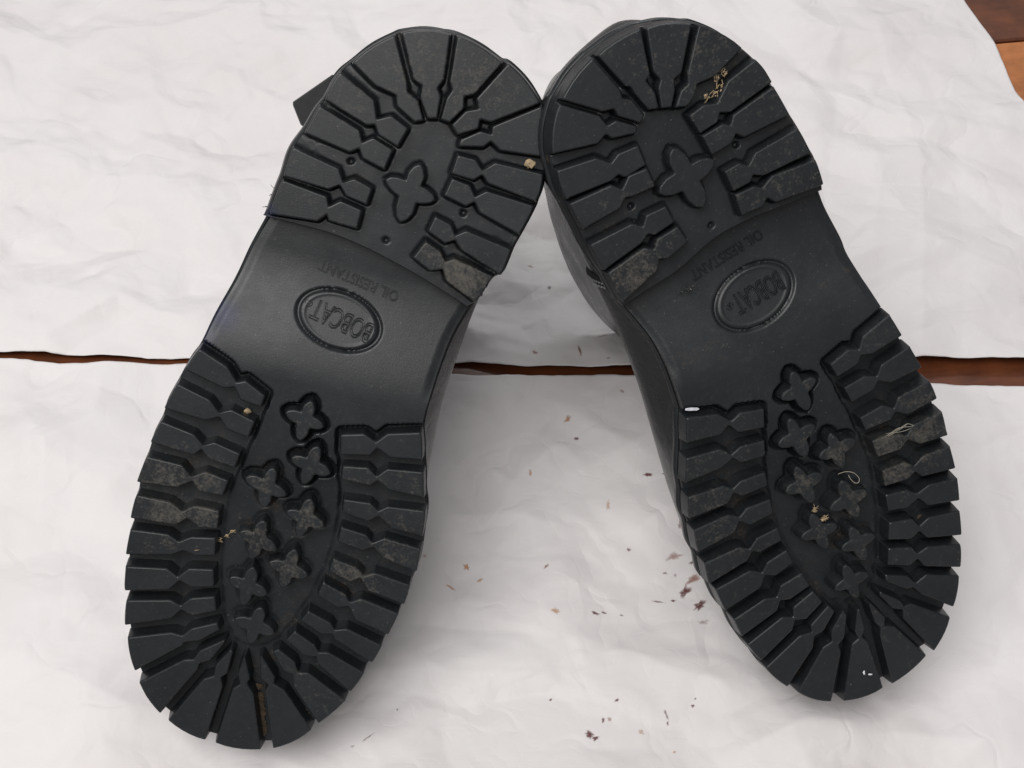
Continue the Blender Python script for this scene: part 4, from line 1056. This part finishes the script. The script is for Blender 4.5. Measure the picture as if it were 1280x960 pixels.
tag(mesh_obj('fibre_wisp', V, F, HAIR), 'pale dry fibres across a dusty side lug of the right boot', 'fibre')

# marks that belong to the boots
def child(o, boot):
    o.parent = boot
    o.matrix_parent_inverse = boot.matrix_world.inverted()
    return o
bpy.context.view_layer.update()
s, p = wpts('paint_R')
child(lump('paint_mark', p[1], boot_axes(s, 3.7, 0.95, 0.22, -0.33), WHITE, 2), bootR)
s, p = wpts('fleck_R')
child(lump('paint_mark', p[0], boot_axes(s, 0.55, 1.1, 0.12, -0.2), WHITE, 3), bootR)
child(lump('paint_mark', p[1], boot_axes(s, 1.2, 0.45, 0.10, -0.4), WHITE, 5), bootR)
r = np.random.RandomState(41)
s, p = wpts('smudge_R')
V, F = [], []
m3 = MATS['R'].to_3x3()
for k in range(110):
    a, d = r.uniform(0, 6.28), abs(r.normal(0, 1.0))
    q = Vector((p[0])) + m3 @ Vector((math.cos(a) * d * 3.6 * MM, (math.sin(a) * d * 1.5 + 0.25 * math.cos(a) * d) * MM, -1.2 * MM))
    w = r.uniform(0.18, 0.55) * MM
    c = [q + m3 @ Vector((r.uniform(-w, w), r.uniform(-w, w), r.uniform(0, 2.2 * w))) for _ in range(4)]
    k0 = len(V)
    V += [tuple(x) for x in c]
    F += [(k0, k0 + 1, k0 + 2), (k0, k0 + 2, k0 + 3), (k0, k0 + 3, k0 + 1), (k0 + 1, k0 + 3, k0 + 2)]
o = child(mesh_obj('grit', V, F, GRIT), bootR)
o['kind'] = 'stuff'
def mud_strip(key, width, seed, boot):
    s, p = wpts(key)
    r = np.random.RandomState(seed)
    a, b = p[0], p[-1]
    m = MATS[s].to_3x3()
    t = (b - a); L = t.length; t.normalize()
    nrm = m.col[2].cross(t).normalized()
    V, F = [], []
    N = 26
    for i in range(N):
        q = a + t * L * i / (N - 1)
        for k in range(6):
            w = (k / 5 - 0.5) * width * (0.7 + 0.5 * r.rand()) * (0.35 if i in (0, N - 1) else 1)
            V.append(tuple(q + nrm * w * MM + m.col[2] * (0.3 * r.rand() * (1 if 0 < k < 5 else -1.2)) * MM))
    for i in range(N - 1):
        for k in range(5):
            F.append((i * 6 + k, i * 6 + k + 1, (i + 1) * 6 + k + 1, (i + 1) * 6 + k))
    o = mesh_obj('dried_mud', V, F, MUD)
    return child(o, boot)
mud_strip('dirt_gr_L', 3.2, 51, bootL)
mud_strip('dirt_gr2_L', 2.6, 52, bootL)
mud_strip('dusts_L', 1.8, 53, bootL)
s, p = wpts('dirt_di_L')
child(lump('dried_mud', p[0], boot_axes(s, 2.6, 1.5, 0.8, 0.1), MUD, 55), bootL)

# leather pull tab on the left boot's shaft, and a few frayed ends beside the heel
side, tp, dep = BITS['tag_L']
t = np.array(tp)
poly = np.array([t[1], t[0], t[3], t[3] + [26, -6], t[2] + [30, 4], t[2]])
poly = fix(poly)
rings = []
for z, o_ in ((-2, -0.8), (-1, 0), (3, 0), (4, -0.8)):
    q = cut_corners(offset(poly, o_), 1.2)
    rings.append(np.c_[q, np.full(len(q), dep + 4 * z)])
n = len(rings[0])
fs = [(k * n + i, k * n + (i + 1) % n, (k + 1) * n + (i + 1) % n, (k + 1) * n + i) for k in range(3) for i in range(n)]
fs += [tuple(range(n))[::-1], tuple(range(3 * n, 4 * n))]
mesh_obj('pull_tab', np.vstack(rings) * MM, fs, TAB, bootL)
side, tp, dep = BITS['fray_L']
r = np.random.RandomState(77)
V, F = [], []
for k in range(10):
    a = np.array([tp[0][0] + r.uniform(2.5, 5.5), tp[0][1] + r.uniform(-4, 5), dep + r.uniform(-6, 2)])
    P = [a]
    d = np.array([-1, r.uniform(-0.7, 0.7), r.uniform(-0.4, 0.4)])
    for j in range(4):
        d = d + r.uniform(-0.7, 0.7, 3)
        P.append(P[-1] + d / np.linalg.norm(d) * r.uniform(0.3, 0.85))
    v, f = tube(np.array(P) * MM, 0.00010, 4)
    F += [tuple(x + len(V) for x in q) for q in f]; V += v
mesh_obj('frayed_thread', V, F, TAB, bootL)
